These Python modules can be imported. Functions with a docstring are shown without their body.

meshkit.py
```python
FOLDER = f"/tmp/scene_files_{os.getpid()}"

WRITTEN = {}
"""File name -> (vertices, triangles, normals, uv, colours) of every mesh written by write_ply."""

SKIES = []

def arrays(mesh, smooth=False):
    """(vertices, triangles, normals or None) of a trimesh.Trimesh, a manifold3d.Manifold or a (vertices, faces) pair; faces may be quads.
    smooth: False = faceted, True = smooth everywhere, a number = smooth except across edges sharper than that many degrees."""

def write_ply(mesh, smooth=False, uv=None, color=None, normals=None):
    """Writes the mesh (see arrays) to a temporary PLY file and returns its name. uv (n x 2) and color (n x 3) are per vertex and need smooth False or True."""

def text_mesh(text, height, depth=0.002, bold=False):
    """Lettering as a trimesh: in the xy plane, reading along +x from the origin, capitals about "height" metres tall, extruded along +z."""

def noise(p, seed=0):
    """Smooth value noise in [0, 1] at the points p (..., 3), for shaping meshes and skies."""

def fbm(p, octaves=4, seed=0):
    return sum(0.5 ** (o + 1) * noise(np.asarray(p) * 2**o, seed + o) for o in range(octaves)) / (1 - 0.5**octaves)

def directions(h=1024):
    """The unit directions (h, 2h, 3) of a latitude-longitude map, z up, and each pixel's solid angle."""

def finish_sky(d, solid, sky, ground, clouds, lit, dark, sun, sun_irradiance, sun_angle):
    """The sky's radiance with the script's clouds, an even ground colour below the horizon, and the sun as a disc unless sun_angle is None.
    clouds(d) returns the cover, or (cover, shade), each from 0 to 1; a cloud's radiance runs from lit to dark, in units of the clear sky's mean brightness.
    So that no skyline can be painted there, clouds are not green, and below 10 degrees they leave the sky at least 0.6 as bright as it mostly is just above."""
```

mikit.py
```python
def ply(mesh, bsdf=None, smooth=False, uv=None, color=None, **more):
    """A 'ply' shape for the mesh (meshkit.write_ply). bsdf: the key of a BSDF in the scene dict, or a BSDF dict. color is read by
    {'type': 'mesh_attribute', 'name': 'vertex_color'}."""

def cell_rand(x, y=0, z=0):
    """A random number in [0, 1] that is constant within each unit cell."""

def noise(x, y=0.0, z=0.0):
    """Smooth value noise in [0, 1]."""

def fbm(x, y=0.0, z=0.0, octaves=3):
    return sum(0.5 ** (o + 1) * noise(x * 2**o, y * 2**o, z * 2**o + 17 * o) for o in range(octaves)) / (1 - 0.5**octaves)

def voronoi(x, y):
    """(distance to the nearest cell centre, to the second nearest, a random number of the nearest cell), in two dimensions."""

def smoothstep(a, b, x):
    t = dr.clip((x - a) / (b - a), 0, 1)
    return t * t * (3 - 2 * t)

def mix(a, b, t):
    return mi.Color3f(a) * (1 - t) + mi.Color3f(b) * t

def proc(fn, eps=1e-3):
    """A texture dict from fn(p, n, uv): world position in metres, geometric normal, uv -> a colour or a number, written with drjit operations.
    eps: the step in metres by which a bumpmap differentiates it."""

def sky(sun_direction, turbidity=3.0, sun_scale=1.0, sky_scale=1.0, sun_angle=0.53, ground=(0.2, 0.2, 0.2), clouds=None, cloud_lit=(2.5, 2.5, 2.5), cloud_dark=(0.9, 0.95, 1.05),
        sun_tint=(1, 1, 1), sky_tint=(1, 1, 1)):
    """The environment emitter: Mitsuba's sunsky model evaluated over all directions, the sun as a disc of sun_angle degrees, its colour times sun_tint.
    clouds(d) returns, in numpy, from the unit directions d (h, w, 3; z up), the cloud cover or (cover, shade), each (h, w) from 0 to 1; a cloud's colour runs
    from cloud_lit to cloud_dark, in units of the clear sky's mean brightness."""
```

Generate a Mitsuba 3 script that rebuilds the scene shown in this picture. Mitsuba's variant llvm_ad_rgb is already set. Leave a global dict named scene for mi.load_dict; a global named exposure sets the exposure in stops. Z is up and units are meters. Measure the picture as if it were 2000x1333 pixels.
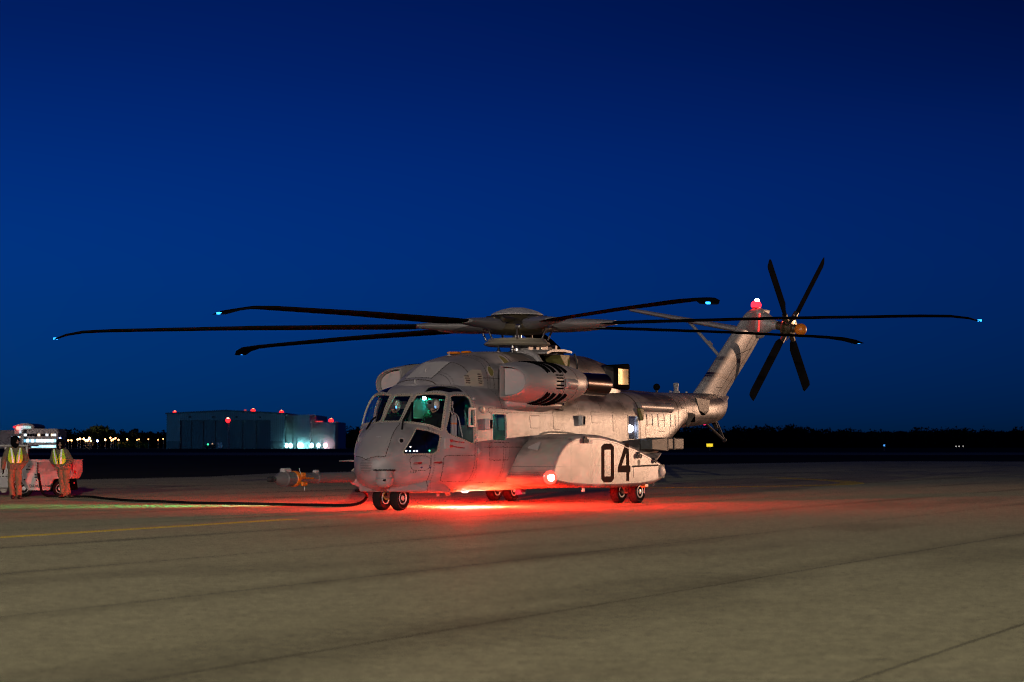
import math, random
import numpy as np
import trimesh
import drjit as dr
import mitsuba as mi
import mikit
import meshkit
import manifold3d as m3
from shapely.geometry import Polygon, LineString, Point, box as sbox
from shapely.ops import unary_union
from scipy.interpolate import PchipInterpolator

T = mi.ScalarTransform4f
rng = np.random.default_rng(7)
scene, labels = {'type': 'scene'}, {}
exposure = 0.0

# ---------------------------------------------------------------- camera, sky, lamps of the place
CAM_Z = 1.561
PITCH = math.atan((869.8 - 666.5) / 3890)
scene['camera'] = {'type': 'thinlens', 'fov': 2 * math.degrees(math.atan(1000 / 3890)), 'fov_axis': 'x',
                   'aperture_radius': 0.014, 'focus_distance': 49.0, 'near_clip': 0.5, 'far_clip': 9000.0,
                   'to_world': T().look_at(origin=[0, 0, CAM_Z], target=[0, math.cos(PITCH), CAM_Z + math.sin(PITCH)], up=[0, 0, 1])}
def dusk(d):
    """the thin high veil of a dusk sky: darker towards the zenith and away from where the sun went down"""
    el = np.degrees(np.arcsin(d[..., 2])); az = np.degrees(np.arccos(np.clip((d[..., 0] * -.806 + d[..., 1] * .592) / np.maximum(np.hypot(d[..., 0], d[..., 1]), 1e-6), -1, 1)))
    f = lambda a, b, x: (lambda t: t * t * (3 - 2 * t))(np.clip((x - a) / (b - a), 0, 1))
    return np.clip(.62 * f(4.5, 14, el) + .2 * f(14, 60, el) + .45 * f(42, 90, az) + .05 * (meshkit.fbm(d * [5, 5, 22]) - .5), 0, .94), 1.0
scene['sky'] = mikit.sky((-0.75, 0.55, 0.035), turbidity=3, sun_scale=0.0, sky_scale=1.0,
                         sky_tint=(0.005, 0.55, 7.6), ground=(0.05, 0.05, 0.05), clouds=dusk, cloud_dark=(0.002, 0.03, 0.35))
scene['sky']['sampling_weight'] = 80.0

# helicopter frame: X forward, Y port, Z up, origin on the ground under the nose gear
HA, HX, HY = 1.023, -2.901, 47.854
HF = np.array([-math.cos(HA), -math.sin(HA), 0]); HP = np.array([math.sin(HA), -math.cos(HA), 0])
HM = np.eye(4); HM[:3, 0] = HF; HM[:3, 1] = HP; HM[:3, 2] = [0, 0, 1]; HM[:3, 3] = [HX, HY, 0]
def hw(p): return HM[:3, :3] @ np.asarray(p, float) + HM[:3, 3]
def hcoord(p):
    x, y = p.x - HX, p.y - HY
    return x * float(HF[0]) + y * float(HF[1]), x * float(HP[0]) + y * float(HP[1]), p.z

# ---------------------------------------------------------------- helpers
def num(key):
    if key not in scene: return key
    k = 1
    while f'{key}_{k:03d}' in scene: k += 1
    return f'{key}_{k:03d}'
class names:
    used = {}
def thing(name, label, cat, group=None):
    n = names.used.get(name, 0); names.used[name] = n + 1
    key = name if n == 0 else f'{name}_{n:03d}'
    labels[key] = {'label': label, 'category': cat}
    if group: labels[key]['group'] = group
    return key
def raw(mesh):
    if hasattr(mesh, 'to_mesh'):
        mm = mesh.to_mesh(); return trimesh.Trimesh(np.array(mm.vert_properties[:, :3]), np.array(mm.tri_verts), process=False)
    return mesh
def part(parent, name, mesh, mat, smooth=30, M=None, label=None, kind=None, emit=None, weight=None):
    mesh = raw(mesh).copy()
    if M is not None: mesh.apply_transform(M)
    key = num(f'{parent}__{name}' if parent else name)
    more = {}
    if emit is not None:
        more['emitter'] = {'type': 'area', 'radiance': {'type': 'rgb', 'value': list(map(float, emit))}}
        if weight: more['emitter']['sampling_weight'] = float(weight)
    scene[key] = mikit.ply(mesh, mat, smooth=smooth, **more)
    if label or kind:
        labels[key] = {}
        if label: labels[key]['label'] = label
        if kind: labels[key]['kind'] = kind
    return key
def top(name, mesh, mat, label, cat=None, group=None, kind=None, smooth=30):
    key = part(None, name, mesh, mat, smooth)
    labels[key] = {'label': label}
    for a, b in (('category', cat), ('group', group), ('kind', kind)):
        if b: labels[key][a] = b
    return key
def cat(*ms): return trimesh.util.concatenate([raw(m) for m in ms])
def box(c, s, bev=0.0, R=None):
    if bev > 0:
        h = np.array(s) / 2; pts = []
        for sx in (-1, 1):
            for sy in (-1, 1):
                for sz in (-1, 1):
                    q = np.array([sx, sy, sz]) * h
                    for a in range(3):
                        e = q.copy(); e -= np.array([sx, sy, sz]) * bev; e[a] = q[a]; pts.append(e)
        m = trimesh.convex.convex_hull(np.array(pts))
    else: m = trimesh.creation.box(s)
    if R is not None: m.apply_transform(R)
    m.apply_translation(c); return m
def rot(ax, deg): return trimesh.transformations.rotation_matrix(math.radians(deg), ax)
def basis(d):
    d = np.asarray(d, float) / np.linalg.norm(d)
    a = np.cross(d, [0, 0, 1.] if abs(d[2]) < .9 else [1., 0, 0]); a /= np.linalg.norm(a)
    return d, a, np.cross(d, a)
def grid_mesh(rings, cap=True, closed=True):
    R = np.asarray(rings); n, m = R.shape[:2]; v = R.reshape(-1, 3); f = []
    i, j = np.meshgrid(np.arange(n - 1), np.arange(m if closed else m - 1), indexing='ij')
    a, b, c, d = i * m + j, i * m + (j + 1) % m, (i + 1) * m + (j + 1) % m, (i + 1) * m + j
    f = np.vstack([np.stack([a, b, c], -1).reshape(-1, 3), np.stack([a, c, d], -1).reshape(-1, 3)])
    if cap:
        v = np.vstack([v, R[0].mean(0), R[-1].mean(0)]); k = np.arange(m)
        f = np.vstack([f, np.stack([(k + 1) % m, k, k * 0 + n * m], 1), np.stack([(n - 1) * m + k, (n - 1) * m + (k + 1) % m, k * 0 + n * m + 1], 1)])
    mm = trimesh.Trimesh(v, f, process=False)
    if cap and mm.volume < 0: mm.invert()
    return mm
def lathe(o, d, prof, m=32, cap=True):
    d, a, b = basis(d); t = np.linspace(0, 2 * np.pi, m, endpoint=False)
    c = np.cos(t)[:, None] * a + np.sin(t)[:, None] * b
    return grid_mesh([np.asarray(o) + d * s + c * max(r, 1e-4) for s, r in prof], cap)
def cyl(p, q, r, r2=None, m=20):
    p, q = np.asarray(p, float), np.asarray(q, float); L = np.linalg.norm(q - p)
    return lathe(p, q - p, [(0, r), (L, r if r2 is None else r2)], m)
def ball(c, r, s=(1, 1, 1), n=2):
    m = trimesh.creation.icosphere(n, 1.0); m.apply_scale(np.array(s) * r); m.apply_translation(c); return m
def tube(pts, r, m=8, n=None):
    p = np.asarray(pts, float)
    if n:
        s = np.r_[0, np.cumsum(np.linalg.norm(np.diff(p, axis=0), axis=1))]
        p = PchipInterpolator(s, p)(np.linspace(0, s[-1], n))
    t = np.gradient(p, axis=0); t /= np.linalg.norm(t, axis=1, keepdims=True)
    a = np.cross(t, [0, 0, 1.]); bad = np.linalg.norm(a, axis=1) < .15
    a[bad] = np.cross(t[bad], [1., 0, 0]); 
    for k in range(1, len(a)):
        if a[k] @ a[k - 1] < 0: a[k] = -a[k]
    a /= np.linalg.norm(a, axis=1, keepdims=True); b = np.cross(t, a)
    th = np.linspace(0, 2 * np.pi, m, endpoint=False); rr = np.broadcast_to(r, (len(p),))
    return grid_mesh([p[k] + rr[k] * (np.cos(th)[:, None] * a[k] + np.sin(th)[:, None] * b[k]) for k in range(len(p))])
def man(m):
    m = raw(m); m = trimesh.Trimesh(m.vertices, m.faces, process=True)
    return m3.Manifold(m3.Mesh(vert_properties=np.asarray(m.vertices, np.float32), tri_verts=np.asarray(m.faces, np.uint32)))
def extr(poly, h):
    return trimesh.util.concatenate([trimesh.creation.extrude_polygon(g, h, engine='earcut') for g in getattr(poly, 'geoms', [poly])])
def xz(poly, y0, y1):
    """polygon in (X, Z) extruded from y0 to y1"""
    if not hasattr(poly, 'exterior') and not hasattr(poly, 'geoms'): poly = Polygon(poly)
    m = extr(poly, abs(y1 - y0)); v = np.array(m.vertices)
    m = trimesh.Trimesh(np.c_[v[:, 0], min(y0, y1) + v[:, 2], v[:, 1]], m.faces, process=False)
    if m.volume < 0: m.invert()
    return m
def yz(poly, x0, x1):
    if not hasattr(poly, 'exterior'): poly = Polygon(poly)
    m = extr(poly, abs(x1 - x0)); v = np.array(m.vertices)
    m = trimesh.Trimesh(np.c_[min(x0, x1) + v[:, 2], v[:, 0], v[:, 1]], m.faces, process=False)
    if m.volume < 0: m.invert()
    return m
def hull(*sph):
    return m3.Manifold.batch_hull([m3.Manifold.sphere(float(r), 20).translate([float(x) for x in c]) for c, r in sph])
def body(bones, edge=.03, it=8):
    M = m3.Manifold.batch_boolean([hull(*b) for b in bones], m3.OpType.Add).refine_to_length(edge)
    m = raw(M); m = trimesh.Trimesh(m.vertices, m.faces, process=True)
    trimesh.smoothing.filter_taubin(m, iterations=it); return m
def mirror(m):
    m = raw(m).copy(); m.vertices = m.vertices * [1, -1, 1]; m.invert(); return m
def mpts(p): return [(x, -y, z) for x, y, z in p]

class Surf:
    """a lofted body: X, half width, bottom, top, widest height, exponents above and below, offset in Y"""
    def __init__(s, tab):
        tab = np.array(tab, float)
        if tab.shape[1] == 7: tab = np.c_[tab, np.zeros(len(tab))]
        s.t = tab[np.argsort(tab[:, 0])]; s.I = PchipInterpolator(s.t[:, 0], s.t[:, 1:])
    def par(s, X): return s.I(np.clip(X, s.t[0, 0], s.t[-1, 0]))
    def imp(s, p):
        w, zb, zt, zc, nu, nd, yc = np.moveaxis(s.par(p[..., 0]), -1, 0)
        up = p[..., 2] > zc; h = np.where(up, zt - zc, zc - zb); n = np.where(up, nu, nd)
        v = (np.abs(p[..., 1] - yc) / w) ** n + (np.abs(p[..., 2] - zc) / h) ** n - 1
        return np.where((p[..., 0] > s.t[-1, 0]) | (p[..., 0] < s.t[0, 0]), 1 + 0 * v, v)
    def ring(s, X, m=112, g=0.0, zlift=0.0):
        w, zb, zt, zc, nu, nd, yc = s.par(X); t = np.linspace(0, 2 * np.pi, m, endpoint=False) + .01
        c, q = np.cos(t), np.sin(t); e = 2 / np.where(q > 0, nu, nd)
        w = max(w - g, .02)
        y = yc + w * np.sign(c) * abs(c) ** e; z = np.sign(q) * abs(q) ** e
        return np.c_[np.full(m, X), y, zc + np.where(z > 0, z * max(zt - zc - g, .01), z * max(zc - zb - g - zlift, .01))]
    def mesh(s, Xs, m=112, g=0.0, zlift=0.0): return grid_mesh([s.ring(x, m, g, zlift) for x in Xs])
    def grad(s, p):
        e = 1e-3; g = np.stack([(s.imp(p + e * np.eye(3)[k]) - s.imp(p - e * np.eye(3)[k])) for k in range(3)], -1)
        return g / np.maximum(np.linalg.norm(g, axis=-1, keepdims=True), 1e-9)
    def project(s, p, n, reach=.6):
        ts = np.linspace(reach, -reach, 121); v = s.imp(p[:, None] + ts[None, :, None] * n)
        i = np.argmax(v < 0, axis=1); i = np.where(v[np.arange(len(p)), i] < 0, np.maximum(i, 1), 60)
        a, b = ts[i - 1], ts[i]
        for _ in range(24):
            c = (a + b) / 2; ins = s.imp(p + c[:, None] * n) < 0; b = np.where(ins, c, b); a = np.where(ins, a, c)
        return p + b[:, None] * n
def plane(pts):
    p = np.array(pts, float); c = p.mean(0); n = np.linalg.svd(p - c)[2][2]
    if n @ (c - np.array([-5, 0, 1.7])) < 0: n = -n
    u = np.cross([0, 0, 1.], n); u = u / np.linalg.norm(u) if np.linalg.norm(u) > .1 else np.array([1., 0, 0]); v = np.cross(n, u)
    return c, n, u, v
def flat(pts, rnd=0.03):
    c, n, u, v = pl = plane(pts); d = np.array(pts) - c
    g = Polygon(np.c_[d @ u, d @ v])
    if rnd: g = g.buffer(-rnd, join_style=2).buffer(rnd, quad_segs=4)
    return g, pl
def patch(sf, g, pl, off0, off1, size=.1):
    c, n, u, v = pl; out = []
    for q in getattr(g, 'geoms', [g]):
        v2, f = trimesh.creation.triangulate_polygon(q, engine='earcut')
        mx = max(np.linalg.norm(v2[f[:, k]] - v2[f[:, k - 1]], axis=1).max() for k in range(3))
        m = trimesh.Trimesh(np.c_[v2, v2[:, 0] * 0], f, process=True)
        for _ in range(int(np.clip(math.ceil(math.log2(max(mx / size, 1))), 0, 4))): m = m.subdivide()
        P = sf.project(c + m.vertices[:, :1] * u + m.vertices[:, 1:2] * v, n); G = sf.grad(P)
        f = m.faces
        if ((np.cross(P[f[0, 1]] - P[f[0, 0]], P[f[0, 2]] - P[f[0, 0]])) @ n) < 0: f = f[:, ::-1]
        if off0 is None: out.append(trimesh.Trimesh(P + G * off1, f, process=False)); continue
        e = np.vstack([f[:, [0, 1]], f[:, [1, 2]], f[:, [2, 0]]]); es = np.sort(e, 1)
        _, idx, cnt = np.unique(es, axis=0, return_index=True, return_counts=True); b = e[idx[cnt == 1]]; N = len(P)
        F = np.vstack([f, f[:, ::-1] + N, np.c_[b[:, 0], b[:, 0] + N, b[:, 1] + N], np.c_[b[:, 0], b[:, 1] + N, b[:, 1]]])
        out.append(trimesh.Trimesh(np.vstack([P + G * off1, P + G * off0]), F, process=False))
    return trimesh.util.concatenate(out)
def prism(g, pl, a, b):
    c, n, u, v = pl; m = extr(g, b - a); w = np.array(m.vertices)
    m = trimesh.Trimesh(c + w[:, :1] * u + w[:, 1:2] * v + (w[:, 2:] + a) * n, m.faces, process=True)
    if m.volume < 0: m.invert()
    return m
def rivets(sf, g, pl, step=.055, size=.016, off=.008):
    c, n, u, v = pl; out = []
    L = g.exterior.length; k = int(L / step)
    P = np.array([g.exterior.interpolate(i * L / k).coords[0] for i in range(k)])
    Q = sf.project(c + P[:, :1] * u + P[:, 1:] * v, n); G = sf.grad(Q)
    for q, d in zip(Q, G):
        out.append(lathe(q + d * off, d, [(-.004, size / 2), (.006, size / 2.6)], 6))
    return trimesh.util.concatenate(out)

# ---------------------------------------------------------------- materials
nz, fb, ss, mx = mikit.noise, mikit.fbm, mikit.smoothstep, mikit.mix
def rgb(*c): return {'type': 'rgb', 'value': list(c)}
def mat(name, color, rough=.5, metal=0.0, spec=.5, two=True, **kw):
    b = {'type': 'principled', 'base_color': color if isinstance(color, dict) else rgb(*color), 'roughness': rough, 'metallic': metal, 'specular': spec, **kw}
    scene['m_' + name] = {'type': 'twosided', 'bsdf': b} if two else b
    return 'm_' + name
def matd(name, color):
    scene['m_' + name] = {'type': 'twosided', 'bsdf': {'type': 'diffuse', 'reflectance': color if isinstance(color, dict) else rgb(*color)}}
    return 'm_' + name
def lines(x, period, width):
    t = x / period; f = dr.abs(t - dr.floor(t) - .5); return ss(.5 - width / period, .5 - .4 * width / period, f)
def paint_fn(p, n, uv):
    X, Y, Z = hcoord(p)
    aft = ss(-2.6, -3.6, X)
    base = mx((.185, .175, .174), (.285, .272, .272), ss(.25, .75, fb(X * 1.5, Y * 1.5, Z * 1.9, 3)))
    blot = ss(.40, .60, fb(X * .9 + 11, Y * .5, Z * 1.7 + 3, 4))
    pale = mx((.075, .066, .061), (.33, .295, .275), blot)
    streak = ss(.5, .8, nz(X * 6 + 2 * nz(Z * 1.5, X), Y * .4, Z * .55)) * ss(2.9, 2.2, Z)
    pale = pale * (1 - .38 * streak)
    col = mx(base, pale, aft * .9)
    grime = fb(X * 3.1, Y * 3.1, Z * 3.1, 3); soot = ss(-6.2, -7.6, X) * ss(2.35, 2.9, Z) * (.35 + .65 * fb(X * .7, Y, Z * 2.5, 3)); drip = ss(.55, .8, nz(X * 4.3 + 9, Y * .3, Z * .35)) * ss(.25, 1.6, Z) * ss(2.6, 1.2, Z)
    col = col * (1 - .55 * soot) * (1 - .30 * drip)
    col = col * (.84 + .32 * grime)
    seam = dr.maximum(lines(X + .13, 1.27, .016), dr.maximum(lines(Z + .21, .86, .014) * ss(-1.6, -2.0, X), 0))
    riv = lines(X + .22, 1.27, .03) * lines(Z, .06, .03) * .5
    return col * (1 - .6 * seam) * (1 - .6 * riv)
paint = mat('paint', mikit.proc(paint_fn), .40, spec=.4)
def sponson_fn(p, n, uv):
    X, Y, Z = hcoord(p)
    blot = ss(.4, .68, fb(X * 1.3 + 5, Y, Z * 1.7, 4))
    col = mx((.115, .10, .092), (.31, .275, .25), blot) * (.82 + .36 * fb(X * 3.5, Y * 3.5, Z * 3.5, 3))
    seam = dr.maximum(lines(X - .08, 1.02, .02), lines(Z - .13, .9, .016))
    riv = lines(X - .02, 1.02, .05) * lines(Z, .055, .028) * .55
    return col * (1 - .4 * seam) * (1 - riv)
spaint = mat('sponson', mikit.proc(sponson_fn), .38)
plain = mat('plain_grey', mikit.proc(lambda p, n, uv: mx((.225, .215, .21), (.27, .26, .25), fb(p.x * 1.6, p.y * 1.6, p.z * 1.6, 3))), .45)
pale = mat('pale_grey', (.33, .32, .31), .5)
cover = mat('inlet_cover', (.34, .33, .325), .6)
dgrey = mat('dark_grey', (.028, .028, .030), .6, spec=.2)
mgrey = mat('mid_grey', (.048, .049, .046), .55, spec=.25)
black = matd('black', (.008, .008, .009))
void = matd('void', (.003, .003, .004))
frame_m = mat('window_frame', (.33, .30, .24), .45)
rivet_m = mat('rivet', (.05, .045, .035), .5)
steel = mat('steel', (.45, .44, .42), .35, 1.0)
brass = mat('hub_metal', (.20, .17, .11), .38, .9)
gold_sheen = mat('exhaust_inside', mikit.proc(lambda p, n, uv: mx((.75, .55, .16), (.95, .86, .42), nz(p.x * 9 + p.y * 9, p.z * .8))), .45, .2)  # bright gold colour stands in for a lamp mirrored in polished metal
burnt = mat('burnt_pipe', mikit.proc(lambda p, n, uv: mx((.05, .05, .07), (.16, .10, .06), fb(p.x * 3, p.y * 3, p.z * 3, 3))), .22, 1.0)
rubber = matd('rubber', mikit.proc(lambda p, n, uv: mx((.008, .008, .009), (.020, .019, .018), fb(p.x * 5, p.y * 5, p.z * 5, 2))))
rim_m = mat('rim', (.55, .53, .48), .4, .2)
blade_m = matd('blade', mikit.proc(lambda p, n, uv: mx((.005, .005, .006), (.010, .010, .012), fb(p.x * 2, p.y * 2, p.z * 2, 3))))
cuff_m = mat('cuff', (.16, .155, .15), .45)
orange = mat('orange', (.62, .17, .012), .35)
ochre = mat('ochre', (.42, .24, .04), .45)
olive = mat('olive', (.16, .145, .045), .6)
mark = matd('mark', (.048, .035, .027))
redtag = mat('red_tag', (.30, .03, .03), .6)
blue_m = mat('blue', (.02, .028, .12), .6)
glass = 'm_glass'; scene[glass] = {'type': 'thindielectric', 'int_ior': 1.5}
lens = mat('lens_red', (.4, .02, .02), .15)
skin = mat('skin', (.30, .17, .115), .5)
coat = mat('jacket', mikit.proc(lambda p, n, uv: mx((.10, .082, .048), (.17, .14, .085), fb(p.x * 6, p.y * 6, p.z * 5, 2))), .85)
trouser = mat('trousers', mikit.proc(lambda p, n, uv: mx((.135, .108, .055), (.205, .165, .088), fb(p.x * 6, p.y * 6, p.z * 4, 2))), .85)
vest_m = mat('hi_vis', mikit.proc(lambda p, n, uv: mx((.42, .62, .02), (.56, .80, .03), fb(p.x * 6, p.y * 6, p.z * 5, 2))), .7)
reflect = mat('reflective', (.92, .92, .92), .4)
boot_m = mat('boot', (.03, .018, .012), .5)
hood_m = matd('hood', (.006, .006, .007))
helmet_m = mat('helmet', (.55, .52, .46), .4)
white_m = mat('cart_white', mikit.proc(lambda p, n, uv: mx((.40, .385, .35), (.30, .29, .25), ss(.52, .6, fb(p.x * 3, p.y * 3, p.z * 4, 3)))), .5)
grey_panel = mat('cart_grey', mikit.proc(lambda p, n, uv: mx((.22, .23, .21), (.32, .33, .30), ss(.48, .55, fb(p.x * 4 + 3, p.y * 4, p.z * 2.5, 3)))), .5)

# ---------------------------------------------------------------- ground
def apron_fn(p, n, uv):
    s = p.x * .8862 - p.y * .4633; t = p.x * .4633 + p.y * .8862
    big = fb(s * .12 + 3, t * .035, 0, 4); mid = fb(s * .9, t * .22, 5, 4); fine = nz(p.x * 42, p.y * 42); grit = nz(p.x * 110, p.y * 110, 3)
    col = mx((.205, .198, .104), (.335, .325, .188), .2 + .35 * big + .25 * mid)
    g2 = nz(p.x * 16, p.y * 16, 7); g3 = fb(p.x * 5, p.y * 5, 2, 2)
    col = col * (.45 + .34 * fine + .22 * grit + .34 * g2 + .22 * g3)
    wob = s + .5 * (fb(t * .16, 1.7, 0, 3) - .5) + .02
    d = wob / 4.2 + 1.488; f = dr.abs(d - dr.floor(d) - .5) * 4.2; joint = ss(.035, .012, dr.abs((s / 4.2 + 1.488) - dr.floor(s / 4.2 + 1.488) - .5) * 4.2)
    k = dr.floor(d)
    wid = .08 + .75 * fb(t * .09, k * 3.1, 2, 3) * (.25 + .75 * mikit.cell_rand(k, 4))
    tar = ss(wid + .22, .02, f) * (.12 + .75 * ss(.3, .7, fb(t * .13 + 7 * k, s * .5, 9, 4)))
    stain = ss(.60, .78, fb(s * .35 + 20, t * .12 + 4, 1, 4)) * .35
    return col * (1 - .38 * tar) * (1 - .6 * stain) * (1 - .5 * joint)
apron_m = mat('apron', mikit.proc(apron_fn), .85, spec=.22)
grass_m = mat('grass', mikit.proc(lambda p, n, uv: mx((.012, .014, .008), (.032, .032, .02), fb(p.x * .05, p.y * .02, 0, 4))), .95, spec=.1)
taxi_m = mat('taxiway', mikit.proc(lambda p, n, uv: mx((.16, .12, .045), (.30, .225, .085), fb(p.x * .03, p.y * .01, 0, 4))), .8)
yellow_m = mat('yellow_paint', mikit.proc(lambda p, n, uv: mx((.60, .45, .02), (.80, .64, .05), fb(p.x * 3, p.y * 3, 0, 4))), .6)
def sheet(poly, z, th=.004):
    m = extr(poly, th); m.apply_translation([0, 0, z - th]); return m
top('ground', sheet(sbox(-4000, -300, 4000, 6500), -.004, .3), grass_m, 'dark flat grass of the airfield out to the treeline', kind='structure')
EDGE = [(-60, -290), (-60, 40), (-32, 66), (-19.8, 90.7), (-15, 99), (-13.3, 110), (-4, 128), (12.7, 159), (35, 193), (48.5, 190), (90, 205), (160, 190), (220, 120), (220, -290)]
top('apron', sheet(Polygon(EDGE).buffer(-6).buffer(6), 0), apron_m, 'worn concrete apron with dark tar seams in the foreground', kind='structure')
top('taxiway', sheet(Polygon([(-300, 300), (300, 330), (300, 430), (-300, 400)]), 0), taxi_m, 'dim taxiway strip across the field behind the apron', kind='structure')
def ribbon(pts, w, z=.004, n=60):
    p = np.array(pts, float); s = np.r_[0, np.cumsum(np.linalg.norm(np.diff(p, axis=0), axis=1))]
    q = PchipInterpolator(s, p)(np.linspace(0, s[-1], n))
    return sheet(LineString(q).buffer(w / 2, cap_style=2), z, .003)
top('yellow_line', ribbon([(-16, 19.5), (-8.67, 33.87), (-5.65, 40.1), (-4.6, 42.2)], .30), yellow_m, 'thin yellow guide line on the apron at left, ahead of the nose', 'line marking')
top('yellow_line_001', ribbon([(5.2, 73.0), (9.75, 76), (12.96, 78.95), (14.14, 83.26), (14.25, 86.8), (13.72, 90.7), (12.6, 96)], 1.0), yellow_m, 'curved yellow guide line on the apron behind the tail', 'line marking')

# ---------------------------------------------------------------- the helicopter
HELI = thing('helicopter', 'large grey heavy-lift helicopter marked 04 standing on the apron with its lights on', 'helicopter')
def hp(name, mesh, m, parent=HELI, **kw): return part(parent, name, mesh, m, M=HM, **kw)
FUS = Surf([
 [1.06, .08, .98, 1.16, 1.07, 2.2, 2.2], [1.00, .24, .84, 1.31, 1.08, 2.3, 2.3], [.90, .38, .70, 1.44, 1.10, 2.4, 2.4],
 [.72, .56, .58, 1.64, 1.12, 2.6, 2.5], [.50, .73, .49, 1.85, 1.15, 2.8, 2.6], [.25, .88, .44, 2.02, 1.20, 3.1, 2.7],
 [.00, 1.01, .42, 2.16, 1.25, 3.4, 2.8], [-.25, 1.12, .41, 2.47, 1.35, 3.5, 2.9], [-.50, 1.23, .40, 2.76, 1.45, 3.6, 3.0],
 [-.62, 1.28, .40, 2.87, 1.5, 3.7, 3.0], [-.80, 1.35, .40, 2.98, 1.55, 3.8, 3.0], [-1.1, 1.44, .40, 3.05, 1.6, 3.9, 3.1],
 [-1.5, 1.51, .40, 3.07, 1.6, 3.9, 3.2], [-2.2, 1.53, .40, 3.07, 1.65, 3.9, 3.4], [-4, 1.53, .40, 3.07, 1.7, 3.9, 3.6],
 [-7, 1.53, .40, 3.07, 1.7, 3.9, 3.7], [-9.4, 1.53, .42, 3.07, 1.75, 3.8, 3.7], [-10.4, 1.52, .80, 3.08, 1.85, 3.7, 3.6],
 [-11.5, 1.50, 1.20, 3.09, 2.0, 3.5, 3.4], [-12.6, 1.40, 1.68, 3.10, 2.3, 3.3, 3.2], [-13.3, 1.30, 1.98, 3.12, 2.5, 3.1, 3.0],
 [-14.5, 1.10, 2.06, 3.14, 2.58, 2.9, 2.9], [-16.4, .85, 2.18, 3.17, 2.66, 2.6, 2.8], [-17.4, .62, 2.26, 3.18, 2.76, 2.4, 2.5],
 [-17.9, .45, 2.42, 3.17, 2.86, 2.3, 2.3], [-18.3, .26, 2.72, 3.15, 2.95, 2.2, 2.2], [-18.6, .10, 2.92, 3.12, 3.02, 2.1, 2.1]])
fx = np.unique(np.r_[np.linspace(1.06, .9, 9), np.linspace(.9, -1.6, 52), np.linspace(-1.6, -13, 58), np.linspace(-13, -18.6, 40)])[::-1]
shell = man(FUS.mesh(fx, 128))
cavity = FUS.mesh(np.linspace(-3.3, .22, 44), 96, .05, .55)
shell -= man(cavity)
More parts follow.
